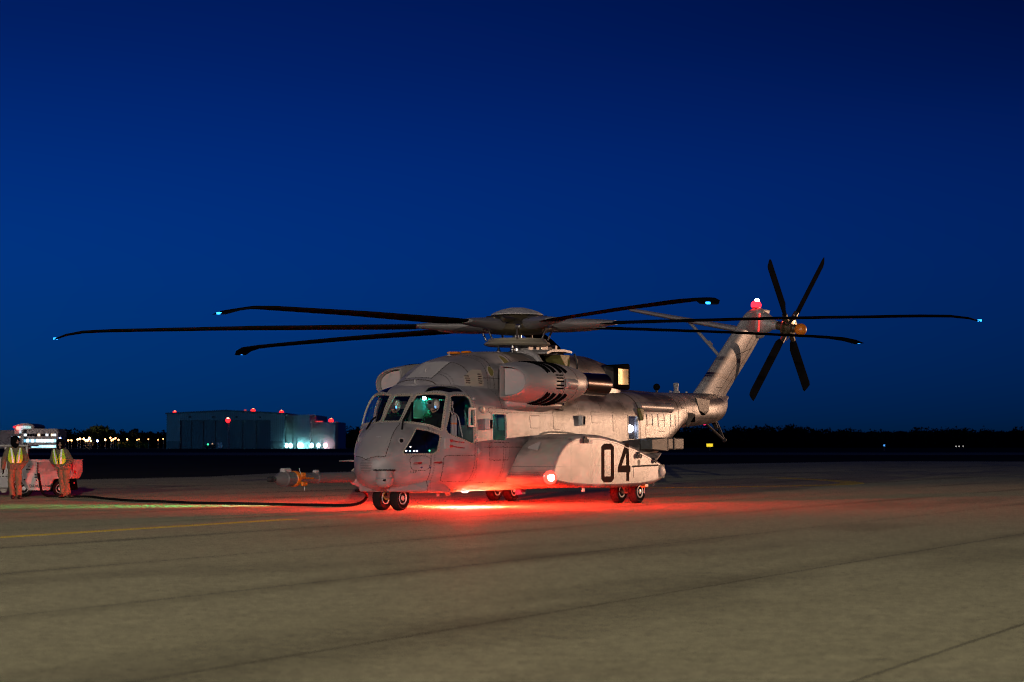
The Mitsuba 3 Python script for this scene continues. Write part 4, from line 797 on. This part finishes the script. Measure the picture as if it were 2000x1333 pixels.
person('person in black hood, glasses and yellow vest, hands in pockets, beside the cart wheel', (-13.33, 59.15, 0), -16, J2, 1.0, False, None, 22, 'ground crew in vests')
def pilot(label, c, green):
    K = thing('person', label, 'person', 'pilots in the cockpit')
    c = np.array(c, float); Q = lambda x, y, z: c + np.array([x, y, z])
    bones = [((Q(.03, 0, 0), .09), (Q(.06, 0, -.08), .06)), ((Q(0, 0, -.15), .06), (Q(.02, 0, -.05), .06)), ((Q(0, .2, -.28), .08), (Q(0, -.2, -.28), .08), (Q(0, 0, -.2), .06)), ((Q(0, .2, -.28), .09), (Q(0, -.2, -.28), .09), (Q(.03, .12, -.72), .12), (Q(.03, -.12, -.72), .12))]
    for s in (-1, 1):
        w = Q(.55, s * .2, -.52)
        bones += [((Q(0, s * .22, -.28), .065), (Q(.22, s * .27, -.54), .05)), ((Q(.22, s * .27, -.54), .05), (w, .035)), ((Q(.03, s * .1, -.74), .09), (Q(.5, s * .14, -.70), .07)), ((Q(.5, s * .14, -.70), .07), (Q(.7, s * .14, -1.05), .05))] + hand(w, (1, 0, -.2), s)
    hp('body', body(bones, .03, 4), skin, K)
    hp('flight_suit', body([tuple((c_, r_ + .02) for c_, r_ in b) for b in bones[2:4]] + [tuple((c_, r_ + .016) for c_, r_ in b) for b in bones if len(b) == 2 and b[0][1] in (.065, .05, .09) and b is not bones[0]], .04, 4).apply_transform(np.eye(4)), matd('suit', (.010, .012, .009)), K)
    hm = man(body([((Q(0, 0, .045), .135), (Q(-.02, 0, .0), .125))], .03, 4)) - man(box(Q(.14, 0, -.03), (.12, .15, .14), .03))
    k = hp('helmet', hm, helmet_m, K, smooth=50)
    hp('visor', lathe(Q(.02, 0, .05), (0, 1, 0), [(-.1, .136), (-.06, .142), (.06, .142), (.1, .136)], 24, False), mat('visor', (.10, .10, .10), .3), k)
    hp('helmet_light', ball(Q(.09, .09, -.02), .03, n=1), 'm_white_lamp', k, emit=(.1, .55, 1.4), weight=.1)
    hp('microphone', tube([Q(.02, .12, -.05), Q(.1, .08, -.1), Q(.13, .02, -.1)], .008, 5), black, K)
    hp('goggle_mount', box(Q(.16, 0, .08), (.08, .06, .05), .01), black, k)
    S = thing('cockpit_seat', 'dark armoured seat of the pilot ' + ('behind the near windscreen' if green else 'on the far side of the cockpit'), 'seat', 'pilot seats')
    hp('backrest', hull((Q(-.20, .2, -.1), .05), (Q(-.20, -.2, -.1), .05), (Q(-.16, .23, -.8), .05), (Q(-.16, -.23, -.8), .05)), void, S)
    hp('seat', hull((Q(-.1, .22, -.88), .05), (Q(-.1, -.22, -.88), .05), (Q(.36, .22, -.84), .05), (Q(.36, -.22, -.84), .05)), void, S)
pilot('person in a white flight helmet with a green-lit visor, seated behind the near windscreen', (-1.03, .55, 2.50), 1)
pilot('person in a pale flight helmet seated on the far side of the cockpit', (-1.03, -.60, 2.50), 0)

# ---------------------------------------------------------------- ground power cart, tow tractor, cable
def wpart(parent, name, m, mt, **kw): return part(parent, name, m, mt, **kw)
def vwheel(parent, x, y, r, w, name='wheel'):
    k = wpart(parent, name, lathe((x, y, r), (0, 1, 0), [(-w / 2, r * .6), (-w / 2, r * .92), (-w * .35, r), (w * .35, r), (w / 2, r * .92), (w / 2, r * .6)], 30), rubber)
    wpart(k, 'rim', lathe((x, y, r), (0, -1, 0), [(w * .3, r * .60), (w * .5, r * .58), (w * .52, r * .52), (w * .36, r * .46), (w * .36, r * .3), (w * .5, r * .25), (w * .52, 0)], 24), rim_m, smooth=20)
C = thing('power_cart', 'white and grey ground power cart with dark lettering standing behind the two people', 'cart')
g = Polygon([(-14.95, 1.10), (-13.27, 1.10), (-13.25, .74), (-13.30, .62), (-13.36, .54), (-13.52, .60), (-13.76, .60), (-13.88, .50), (-13.98, .20), (-14.62, .20), (-14.95, .62)])
wpart(C, 'body', xz(g, 60.3, 61.6), white_m)
wpart(C, 'upper_panel', xz(sbox(-14.30, .77, -13.55, 1.06), 60.285, 60.3), grey_panel)
wpart(C, 'control_box', xz(sbox(-14.66, .72, -14.38, 1.08), 60.26, 60.3), grey_panel)
wpart(C, 'lid', box((-14.10, 60.95, 1.115), (1.72, 1.36, .03), .01), pale)
wpart(C, 'side_panel', xz([(-14.26, .74), (-13.56, .74), (-13.56, .55), (-14.20, .55)], 60.288, 60.3), white_m)
wpart(C, 'lower_panel', xz([(-14.88, .66), (-14.36, .66), (-14.36, .26), (-14.60, .26)], 60.288, 60.3), white_m)
wpart(C, 'skirt_panel', xz([(-14.30, .52), (-13.92, .52), (-14.02, .26), (-14.30, .26)], 60.289, 60.3), white_m)
for x in (-14.34, -14.31): wpart(C, 'conduit', cyl((x, 60.26, .55), (x, 60.26, 1.05), .012), mgrey)
for a in ((-14.58, .91, .03, .03), (-14.60, .83, .14, .025), (-13.70, .69, .04, .02), (-14.72, .52, .03, .04), (-14.36, .50, .03, .04)): wpart(C, 'latch', box((a[0], 60.25, a[1]), (a[2], .03, a[3]), .004), black)
def letters(t, x, z, h, y, parent, mt=black):
    m = meshkit.text_mesh(t, h, .004, True); m.apply_transform(rot((1, 0, 0), 90)); m.apply_translation((x, y, z)); wpart(parent, 'lettering', m, mt, smooth=False)
letters('GAHB', -14.585, .285, .085, 60.284, C); letters('DK 000000', -14.24, .30, .055, 60.284, C); letters('1', -14.44, .57, .12, 60.284, C)
wpart(C, 'wheel_arch', xz(Polygon([(-13.98, .20), (-13.88, .50), (-13.76, .60), (-13.52, .60), (-13.36, .54), (-13.3, .2)]), 60.5, 61.2), void)
for x in (-13.64, -14.75): vwheel(C, x, 60.42, .25, .2)
wpart(C, 'tail_lamp', box((-13.225, 60.4, .75), (.05, .08, .10), .01), lens); wpart(C, 'reflector', box((-13.235, 60.35, .42), (.03, .08, .06), .01), lens)
wpart(C, 'bright_corner', box((-14.72, 60.5, 1.15), (.14, .10, .03), .008), 'm_white_lamp', emit=(2.2, 1.6, 1.1), weight=.1)  # glowing block stands in for the brightly lit corner of the cart top
wpart(C, 'axle', box((-14.2, 60.95, .2), (1.3, .2, .1)), black)
W = thing('tow_tractor', 'white tow tractor with an open cab frame at the left edge of the picture', 'tractor')
wpart(W, 'body', cat(box((-16.5, 61.6, .72), (2.55, 1.5, .95), .04)), white_m)
wpart(W, 'roof', box((-15.9, 61.7, 1.545), (2.2, 1.4, .06), .02), white_m)
for x in (-14.86, -15.5, -16.9): wpart(W, 'post', box((x, 61.1, 1.3), (.07, .07, .48), .01), white_m)
wpart(W, 'seat', box((-15.25, 61.7, 1.25), (.5, .8, .5), .08), mat('seat_red', (.06, .012, .015), .7))
for i in range(4): wpart(W, 'vent_slot', box((-15.62 + .11 * i, 60.845, .61), (.07, .02, .025)), black)
wpart(W, 'access_panel', box((-15.48, 60.848, .43), (.5, .012, .28), .004), pale)
wpart(W, 'bumper', cat(box((-15.6, 60.75, .20), (.5, .12, .07), .02), box((-15.45, 60.72, .15), (.16, .12, .08), .02)), frame_m)
vwheel(W, -15.05, 60.9, .3, .25); vwheel(W, -17.2, 60.9, .3, .25)
ck = hw((.10, -.95, .46)); ce = hw((-.35, -1.35, .05))
cab = [(-14.28, 60.22, .70), (-14.22, 60.1, .45), (-14.10, 60.0, .12), (-13.85, 59.9, .03), (-13.3, 59.75, .03), (-12.85, 59.55, .03), (-11.4, 56.7, .03), (-9.75, 54.4, .03), (-8.2, 53.0, .03), (-6.67, 52.1, .03), (-5.3, 51.3, .03), (-4.6, 50.7, .03), (-4.1, 50.45, .05), (-3.75, 49.95, .14), (-3.6, 49.6, .30), (ck[0], ck[1], ck[2])]
cb = np.array(cab); sd = np.r_[0, np.cumsum(np.linalg.norm(np.diff(cb, axis=0), axis=1))]; tt = np.linspace(0, sd[-1], 240); cp = PchipInterpolator(sd, cb)(tt)
wv = (cp[:, 2] < .035); cp[:, 0] += .09 * np.sin(tt * 1.7) * np.clip((tt - 2.5) / 3, 0, 1) * np.clip((sd[-4] - tt) / 2, 0, 1); cp[:, 1] += .07 * np.sin(tt * 2.3 + 1) * wv
top('power_cable', tube(cp, .036, 8), rubber, 'thick black power cable lying on the apron from the cart to the helicopter nose', 'cable', smooth=True)

# ---------------------------------------------------------------- far field
def blob_tree(c, r, h, n, seed):
    q = np.random.default_rng(seed); c = np.array(c, float)
    d = q.normal(size=(n, 3)); d /= np.linalg.norm(d, axis=1, keepdims=True)
    lump = meshkit.fbm(d * 2.2 + seed, 3); rad = (.55 + .75 * lump) * q.uniform(.25, 1, n) ** .4
    P = c + d * rad[:, None] * np.array([r, r, h / 2]) + [0, 0, h * .55]
    s = q.uniform(.5, 1.1, n) * r * .17; u = q.normal(size=(n, 3)); v = q.normal(size=(n, 3))
    u /= np.linalg.norm(u, axis=1, keepdims=True); v = np.cross(u, v); v /= np.linalg.norm(v, axis=1, keepdims=True)
    V = np.stack([P - u * s[:, None], P + u * s[:, None] * .4 + v * s[:, None], P + u * s[:, None] - v * s[:, None] * .6], 1).reshape(-1, 3)
    V[:, 2] = np.maximum(V[:, 2], .02)
    return trimesh.Trimesh(V, np.arange(3 * n).reshape(-1, 3), process=False)
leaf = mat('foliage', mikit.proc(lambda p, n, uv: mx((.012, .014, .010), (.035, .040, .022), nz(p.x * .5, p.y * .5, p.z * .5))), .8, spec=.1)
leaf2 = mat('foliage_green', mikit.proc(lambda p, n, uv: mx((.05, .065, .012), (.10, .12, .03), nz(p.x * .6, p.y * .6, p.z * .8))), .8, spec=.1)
bark = mat('bark', (.04, .03, .022), .9)
tm_ = []
for i in range(640):
    x = rng.uniform(-520, 520); y = 1180 + rng.uniform(-40, 60) + (abs(x) * .05)
    bump = meshkit.fbm(np.array([[x * .02, 3.1, 0]]), 3)[0]
    right = 1 / (1 + math.exp(-(x + 120) / 20))
    h = (8.6 + 3.4 * right) * (.72 + .62 * bump) * rng.uniform(.85, 1.12); r = rng.uniform(4, 8)
    tm_.append(blob_tree((x, y, -.5), r, h * 1.05, 110, 1000 + i))
for x in np.arange(-540, 540, 9.0):   # dark mass of trunks and scrub behind the crowns
    hh = 7.5 + 2.6 / (1 + math.exp(-(x + 120) / 20)) + rng.uniform(-1, 1)
    tm_.append(ball((x, 1235 + abs(x) * .05, hh * .35), 1, (9, 6, hh * .68), 2))
top('far_wood', trimesh.util.concatenate(tm_), leaf, 'dark wooded skyline along the far side of the airfield', kind='stuff', smooth=False)
def tree(label, x, y, h, r, n, m, seed, group=None, base=.3):
    K = thing('tree', label, 'tree', group)
    part(K, 'crown', blob_tree((x, y, h * base * .6), r, h * (1 - base * .5), n, seed), m, smooth=False)
    tr = [[(x, y, 0), (x + .1, y, h * .35), (x, y + .1, h * .75)]] + [[(x, y, h * .3), (x + r * .5 * math.cos(a), y + r * .5 * math.sin(a), h * .65)] for a in (0, 2, 4)]
    part(K, 'trunk', cat(*[tube(t, np.linspace(.03 * h, .01 * h, len(t)), 6) for t in tr]), bark)
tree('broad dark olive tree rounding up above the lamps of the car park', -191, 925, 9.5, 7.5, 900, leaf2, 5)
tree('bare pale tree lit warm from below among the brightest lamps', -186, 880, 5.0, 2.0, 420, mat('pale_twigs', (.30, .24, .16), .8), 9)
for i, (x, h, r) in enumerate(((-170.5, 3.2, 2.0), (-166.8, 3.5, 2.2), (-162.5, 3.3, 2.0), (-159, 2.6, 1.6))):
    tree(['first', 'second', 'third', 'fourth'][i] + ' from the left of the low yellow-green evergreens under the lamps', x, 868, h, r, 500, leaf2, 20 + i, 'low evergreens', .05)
for i, (x, h) in enumerate(((-152, 7.5), (-140, 6.0), (-176, 8.0))): tree(['dark tree left of the hangar, nearer the hangar', 'dark tree beside the hangar wall', 'dark tree rising above the evergreens'][i], x, 930, h, 4.5, 500, leaf, 40 + i)
LAMP = 'm_lamp_glass_far'; scene[LAMP] = {'type': 'diffuse', 'reflectance': rgb(.5, .5, .5)}
conc = mat('far_concrete', (.30, .27, .25), .8)
pole_m = mat('pole', (.22, .2, .17), .6, .3)
LP = [(119, 856, 2, 'tall blue-white'), (135, 860, 0, ''), (141, 860, 0, ''), (153, 858, 1, ''), (158, 857, 1, ''), (165, 857, 1, ''), (169, 860, 1, ''), (173, 860, 1, ''), (176, 856, 1, ''), (179, 861, 0, ''), (192, 861, 2, ''), (207, 859, 1, ''), (217, 855, 0, ''), (219.5, 860, 0, ''), (223, 858, 0, ''), (227, 856, 0, ''), (233, 859, 0, ''), (250, 858, 0, ''), (269, 859, 3, ''), (273, 858, 3, ''), (291, 858, 3, ''), (310, 859, 3, ''), (320, 857, 3, '')]
ordn = 'first second third fourth fifth sixth seventh eighth ninth tenth eleventh twelfth thirteenth fourteenth fifteenth sixteenth seventeenth eighteenth nineteenth twentieth twenty-first twenty-second twenty-third'.split()
for i, (px, py, kd, _) in enumerate(LP):
    d = 858 + 3 * ((i * 7) % 5); k = 3890 / d; x = (px - 1000) / k; z = 1.56 + (869.8 - py) / k
    K = thing('street_lamp', f'{ordn[i]} lit lamp post from the left in the row beyond the apron', 'street lamp', 'lamp posts of the car park')
    part(K, 'pole', cyl((x, d, 0), (x, d, z), .10, .07, 8), pole_m)
    part(K, 'arm', box((x, d - .25, z), (.16, .7, .10), .02), pole_m)
    r = (.30, .36, .44, .22)[kd] * (1.35 if px == 176 else 1)
    if px in (219.5, 227, 175 + 1, 141, 250): scene[K + '_beam'] = {'type': 'spot', 'to_world': T().look_at(origin=[x, d - .6, z - .9], target=[x, d + 3, 0], up=[0, 1, 0]), 'intensity': rgb(60, 36, 14), 'cutoff_angle': 75.0, 'beam_width': 50.0, 'sampling_weight': .5}
    part(K, 'lamp', ball((x, d - .6, z - .12), r, (1, 1, 1.15), 1), LAMP, emit=((16, 6.5, 2.0), (18, 8.5, 3.2), (5, 8, 22), (7, 3, .9))[kd], weight=.4)
# office building at left
B = thing('office_building', 'pale three-storey office building with rows of bright windows at left', 'building')
Y0 = 900; K0 = 3890 / Y0
fxp = lambda px: (px - 1000) / K0
fz = lambda py: 1.56 + (869.8 - py) / K0
lit = [(.55, 1.3, 1.6), (1.4, 2.6, 3.0), (.9, 1.9, 2.4), (2.6, 3.3, 3.4), (.25, .7, 1.0)]
def storey(parent, x0, x1, z0, z1, y, n, emits, gap=.12):
    w = (x1 - x0) / n
    for i in range(n):
        e = emits[int(rng.integers(len(emits)))]
        q = rng.uniform(.5, 1.2)
        wd = part(parent, 'window', box((x0 + w * (i + .5), y + .02, (z0 + z1) / 2), (w - gap, .12, z1 - z0)), LAMP if e else void, emit=[c * q for c in e] if e else None, weight=.5)
part(B, 'wall', cat(box((fxp(80), Y0 + 8, fz(858.5)), (fxp(112) - fxp(46), 15.8, fz(839) - fz(878)))), conc)
part(B, 'end_fin', box((fxp(114), Y0 + 7, fz(860)), (fxp(116.2) - fxp(112), 17, fz(841) - fz(878))), conc)
part(B, 'end_fin', box((fxp(46), Y0 + 7, fz(859)), (.7, 17, fz(840) - fz(878))), conc)
part(B, 'parapet', box((fxp(79.5), Y0 + 8, fz(839)), (fxp(113) - fxp(46), 16.6, .5)), conc)
storey(B, fxp(48), fxp(111), fz(852), fz(848), Y0, 12, [None, None, (3.5, 2.6, 1.7), None, (2.2, 2.4, 2.6), None])
storey(B, fxp(47.5), fxp(111), fz(864), fz(858.5), Y0, 13, lit)
storey(B, fxp(47.5), fxp(111), fz(874.5), fz(870), Y0, 13, [None, lit[0], lit[1], lit[2], None])
A = thing('terminal_building', 'hall with an arched roof and a tall lit glass front behind the people at left', 'building')
part(A, 'wall', box((fxp(14), Y0 + 30, fz(858)), (fxp(46) - fxp(-30), 20, fz(842) - fz(878))), mat('dark_wall', (.06, .06, .07), .7))
arc = [(fxp(8), fz(847)), (fxp(47), fz(847)), (fxp(47), fz(833.5))] + [(fxp(47 - 39 * t), fz(833.5 - 5.5 * math.sin(math.pi * (.1 + .9 * t)) )) for t in np.linspace(.05, 1, 12)]
part(A, 'arched_hall', xz(Polygon(arc), Y0 + 19.5, Y0 + 40), conc)
part(A, 'roof', xz(LineString(arc[2:]).buffer(.35), Y0 + 18.5, Y0 + 40.5), conc)
for i in range(6):
    for j in range(3):
        x0, x1 = fxp(17.5 + 4 * i), fxp(21 + 4 * i); zt = fz(832.5 - 1.2 * math.sin(math.pi * (i + .8) / 6.5)); z0 = fz(846.5); h = (zt - z0) / 3
        part(A, 'pane', box(((x0 + x1) / 2, Y0 + 19.4, z0 + h * (j + .5)), (x1 - x0, .15, h * .92)), LAMP, emit=(.20 + .05 * j, .52 + .06 * i * .4, .60), weight=.03)
storey(A, fxp(0), fxp(20), fz(855), fz(852.5), Y0 + 19.9, 7, [(2.2, 1.5, .8), (.6, 1.6, 2.6), None])
part(A, 'warning_lamp', ball((fxp(16.5), Y0 + 18, fz(835.8)), .85, n=2), lens, emit=(9, .7, .5), weight=.1)
part(A, 'warning_lamp', ball((fxp(9), Y0 + 18, fz(834)), .5, n=2), lens, emit=(.9, .02, .06), weight=.05)
# hangar
HG = thing('hangar', 'large hangar with sliding doors, a tall side annex and red lamps along its roof', 'hangar')
Y1 = 860; K1 = 3890 / Y1
hx = lambda px: (px - 1000) / K1
hz = lambda py: 1.56 + (869.8 - py) / K1
clad = mat('cladding', mikit.proc(lambda p, n, uv: mx((.20, .26, .27), (.26, .32, .33), nz(p.x * .6, p.z * .1)) * (1 - .2 * lines(p.x, .9, .2))), .6)
doorm = mat('hangar_door', mikit.proc(lambda p, n, uv: mx((.10, .13, .14), (.13, .16, .17), nz(p.x * .5, p.z * .08)) * (1 - .15 * lines(p.x, .8, .2))), .6)
gable = Polygon([(hx(326), 0), (hx(326), hz(808.5)), (hx(330), hz(808)), (hx(440), hz(803)), (hx(556), hz(808.5)), (hx(556), 0)]).difference(sbox(hx(352), -1, hx(529), hz(821)))
part(HG, 'front_wall', xz(gable, Y1, Y1 + 3), clad)
part(HG, 'side_wall', box(((hx(326) + hx(556)) / 2, Y1 + 45, hz(809) / 2), (hx(556) - hx(326) - .2, 84, hz(809))), clad)
part(HG, 'roof', xz(LineString([(hx(325), hz(808.3)), (hx(440), hz(802.6)), (hx(557), hz(808.3))]).buffer(.35), Y1 - .6, Y1 + 88), doorm)
for a, b in zip((352, 374.6, 397.8, 420.8, 447, 474, 501), (374, 397.2, 420.2, 446.4, 473.4, 500.4, 529)):
    y = Y1 + (1.2 if a < 430 else 1.9); part(HG, 'sliding_door', box(((hx(a) + hx(b)) / 2, y, hz(821) / 2), (hx(b) - hx(a) - .2, .4, hz(821))), doorm)
part(HG, 'door_track', box((hx(440), Y1 + 1, hz(821)), (hx(529) - hx(352), .8, .5)), doorm)
part(HG, 'wall_base', box((hx(542), Y1 - .15, hz(862) / 2), (hx(556) - hx(530), .3, hz(862))), doorm); part(HG, 'wall_base', box((hx(339), Y1 - .15, hz(862) / 2), (hx(351) - hx(326.5), .3, hz(862))), doorm)
for px in (371, 417, 462, 508): part(HG, 'wall_lamp', box((hx(px), Y1 - .3, hz(815)), (.9, .5, .5)), black)
annex_m = mat('annex', mikit.proc(lambda p, n, uv: mx((.42, .46, .45), (.5, .53, .52), nz(p.x * .4, p.z * .2)) * (1 - .12 * lines(p.x, .7, .15))), .6)
part(HG, 'annex', xz(Polygon([(hx(556.5), 0), (hx(556.5), hz(809)), (hx(570), hz(810)), (hx(614), hz(810.5)), (hx(614), 0)]), Y1 + 5, Y1 + 60), annex_m)
part(HG, 'annex_tower', box((hx(594.5), Y1 + 2.0, hz(810.6) / 2), (hx(606) - hx(583), 6, hz(810.6))), annex_m)
for px in (568, 575, 581): part(HG, 'pilaster', box((hx(px), Y1 + 4.5, hz(811) / 2), (.7, 1.2, hz(811))), annex_m)
part(HG, 'low_annex', box((hx(636.5), Y1 + 24, hz(824.5) / 2), (hx(659.5) - hx(614.3), 40, hz(824.5))), annex_m)
part(HG, 'low_annex_face', box((hx(644), Y1 + 3, hz(824.8) / 2), (hx(654) - hx(632), 4, hz(824.8))), annex_m)
for px, py, r, e in ((340, 807, .75, (8, .55, .30)), (493.5, 803, .85, (9, .75, .36)), (478, 802, .42, (.5, .03, .06)), (549, 806, .8, (8, .55, .30)), (646, 822, .85, (9, .75, .36))):
    k = part(HG, 'obstruction_lamp', ball((hx(px), Y1 + 2, hz(py)), r * 1.2, n=2), lens, emit=(min(e[0], 3.5), .05, .05), weight=.3)  # glowing red ball stands in for the halo round each bulb
    if e[0] > 1: part(k, 'bulb', ball((hx(px), Y1 + 2, hz(py) + r * .35), r * .92, (1, 1, .95), n=2), lens, emit=(14, 3.5, 1.2), weight=.2)
    part(k, 'stem', cyl((hx(px), Y1 + 2, hz(py) - 2.4), (hx(px), Y1 + 2, hz(py) - r * .9), .12, m=8), pole_m)
part(HG, 'red_strip', box((hx(622), Y1 + 4.4, hz(823.6)), (hx(629) - hx(615), .4, .35)), lens, emit=(1.1, .06, .05), weight=.05)
for px in (562, 569.5, 586, 590.5, 610.5, 623.5, 637):
    k = part(HG, 'flood_lamp', ball((hx(px), Y1 - 2.5, hz(870.6)), .68, (1, .8, 1.5), 2), LAMP, emit=(6, 17, 18) if px != 637 else (25, 10, 12), weight=3)
    part(k, 'stand', cyl((hx(px), Y1 - 2.5, 0), (hx(px), Y1 - 2.5, .9), .12, m=8), pole_m)
MK = thing('antenna_mast', 'slender lattice mast with a red lamp standing before the hangar doors', 'mast')
xm, ym = (447 - 1000) / (3890 / 800), 800; ztop = 1.56 + (869.8 - 823) / (3890 / 800)
seg = []
for i in range(12):
    z0, z1 = ztop * i / 12, ztop * (i + 1) / 12
    for s in (-1, 1): seg.append(cyl((xm + .28 * s, ym, z0), (xm - .28 * s, ym, z1), .04, m=5))
part(MK, 'lattice', cat(*seg), mat('mast', (.45, .36, .36), .6))
for s in (-1, 1): part(MK, 'leg', cyl((xm + .28 * s, ym, 0), (xm + .28 * s, ym, ztop), .07, m=6), 'm_mast')
lk = part(MK, 'lamp', ball((xm - .3, ym, ztop + .3), .95, n=2), lens, emit=(3.5, .05, .07), weight=.2)  # red glowing ball imitates a halo about the bulb
part(lk, 'bulb', ball((xm - .3, ym, ztop + .65), .7, n=2), lens, emit=(14, 4, 2.5), weight=.2)
for nm, px, py, d, s, c, lab, ct in (('airfield_sign', 1385.5, 870, 560, (1.75, .3, .85), (1.0, .72, .02), 'small lit yellow airfield sign in the field right of the tail', 'sign'), ('taxiway_light', 1726, 870.3, 560, (.42, .4, .4), (.10, .5, 1.4), 'small blue taxiway light far out on the right', 'light')):
    K = thing(nm, lab, ct); k = 3890 / d; x = (px - 1000) / k; z = max(1.56 + (869.8 - py) / k, s[2] / 2 + .1)
    part(K, 'face', box((x, d, z), s, .05), LAMP, emit=c, weight=.05); part(K, 'post', box((x, d, (z - s[2] / 2) / 2), (.2, .15, z - s[2] / 2)), pole_m)
for i, px in enumerate((1866, 1872, 1880)):
    K = thing('runway_light', f'{ordn[i]} from the left of three white pin-point lights before the right treeline', 'light', 'white field lights'); k = 3890 / 900; x = (px - 1000) / k
    part(K, 'lamp', ball((x, 900, 1.0), .17, n=1), LAMP, emit=(1.6, 1.5, 1.4), weight=.05); part(K, 'post', cyl((x, 900, 0), (x, 900, .75), .08, m=6), pole_m)
V = thing('service_vehicle', 'small dark service vehicle with a green light parked before the hangar doors', 'van')
xv = (412 - 1000) / (3890 / 830)
part(V, 'body', cat(box((xv, 830, 1.1), (3.6, 1.9, 1.4), .2), box((xv - 1.6, 830, .9), (1.4, 1.8, .9), .2)), dgrey)
for s in (-1.2, 1.1): part(V, 'wheel', lathe((xv + s, 829.05, .38), (0, 1, 0), [(-.12, .2), (-.12, .38), (.12, .38), (.12, .2)], 14), rubber)
part(V, 'lamp', ball((xv - .9, 828.9, 1.9), .35, n=1), LAMP, emit=(.1, 2.2, .9), weight=.05); part(V, 'lamp', ball((xv + .9, 828.9, 2.1), .22, n=1), LAMP, emit=(1.2, .7, .4), weight=.05)
TRL = thing('trailer_cabin', 'small pale striped cabin standing at the foot of the lattice mast', 'cabin'); xt = (431 - 1000) / (3890 / 825)
part(TRL, 'body', box((xt, 825, 1.5), (2.0, 2, 2.2), .05), conc)
for s in (-.7, 0.1, .7): part(TRL, 'stripe', box((xt + s, 823.97, 1.5), (.3, .06, 2.0)), 'm_reflective')

# ---------------------------------------------------------------- floodlights on masts outside the picture, some added as fill
def flood(label, pos, aim, col, cut=20, beam=8, wt=160.0):
    K = thing('floodlight_mast', label, 'floodlight mast', None)
    pos, aim = np.array(pos, float), np.array(aim, float); d = (aim - pos) / np.linalg.norm(aim - pos)
    part(K, 'pole', cyl((pos[0], pos[1], 0), (pos[0], pos[1], pos[2] - .2), .16, .1, 12), pole_m)
    R = np.eye(4); _, a, b = basis(d); R[:3, 0] = a; R[:3, 1] = d; R[:3, 2] = b
    part(K, 'lamp_head', box(pos - d * .28, (1.1, .3, .5), .05, R), dgrey)
    scene[K + '_beam'] = {'type': 'spot', 'to_world': T().look_at(origin=list(map(float, pos)), target=list(map(float, aim)), up=[0, 0, 1]), 'intensity': rgb(*col), 'cutoff_angle': float(cut), 'beam_width': float(beam), 'sampling_weight': wt}
flood('floodlight mast far behind the camera, on the left', (-34, -42, 12.5), (-1, 60, 1.5), (5600, 4850, 4300), 34, 18, 280.0)
flood('added unseen floodlight mast straight behind the camera', (6, -56, 14), (0, 40, 1), (10800, 9250, 7950), 34, 20, 520.0)  # fill mast added; crew shadows fall straight back, out of sight
flood('floodlight mast beyond the right edge of the picture', (110, 136, 9), (5, 55, 2), (33000, 18800, 11600), 7, 4, 800.0)
flood('added unseen floodlight mast far off to the left, brightening the hangar front', (-262, 690, 20), (-122, 860, 7), (700, 5600, 12000), 24, 10, 260.0)  # mast put in to brighten the hangar front
flood('added unseen floodlight mast beyond the left edge, brightening the office front', (-262, 852, 15), (-208, 902, 5), (6800, 5700, 5500), 40, 25, 200.0)  # made-up mast, there to lift the dark office facade
# added green beam beside the far sponson lamp, narrowed to streak the ground
gp = hw((-2.85, -2.85, .78)); scene['helicopter_green_beam'] = {'type': 'spot', 'to_world': T().look_at(origin=list(map(float, gp)), target=[float(gp[0] - 10), float(gp[1] - 1.3), 0.0], up=[0, 0, 1]), 'intensity': rgb(3, 560, 200), 'cutoff_angle': 17.0, 'beam_width': 9.0, 'sampling_weight': 70.0}
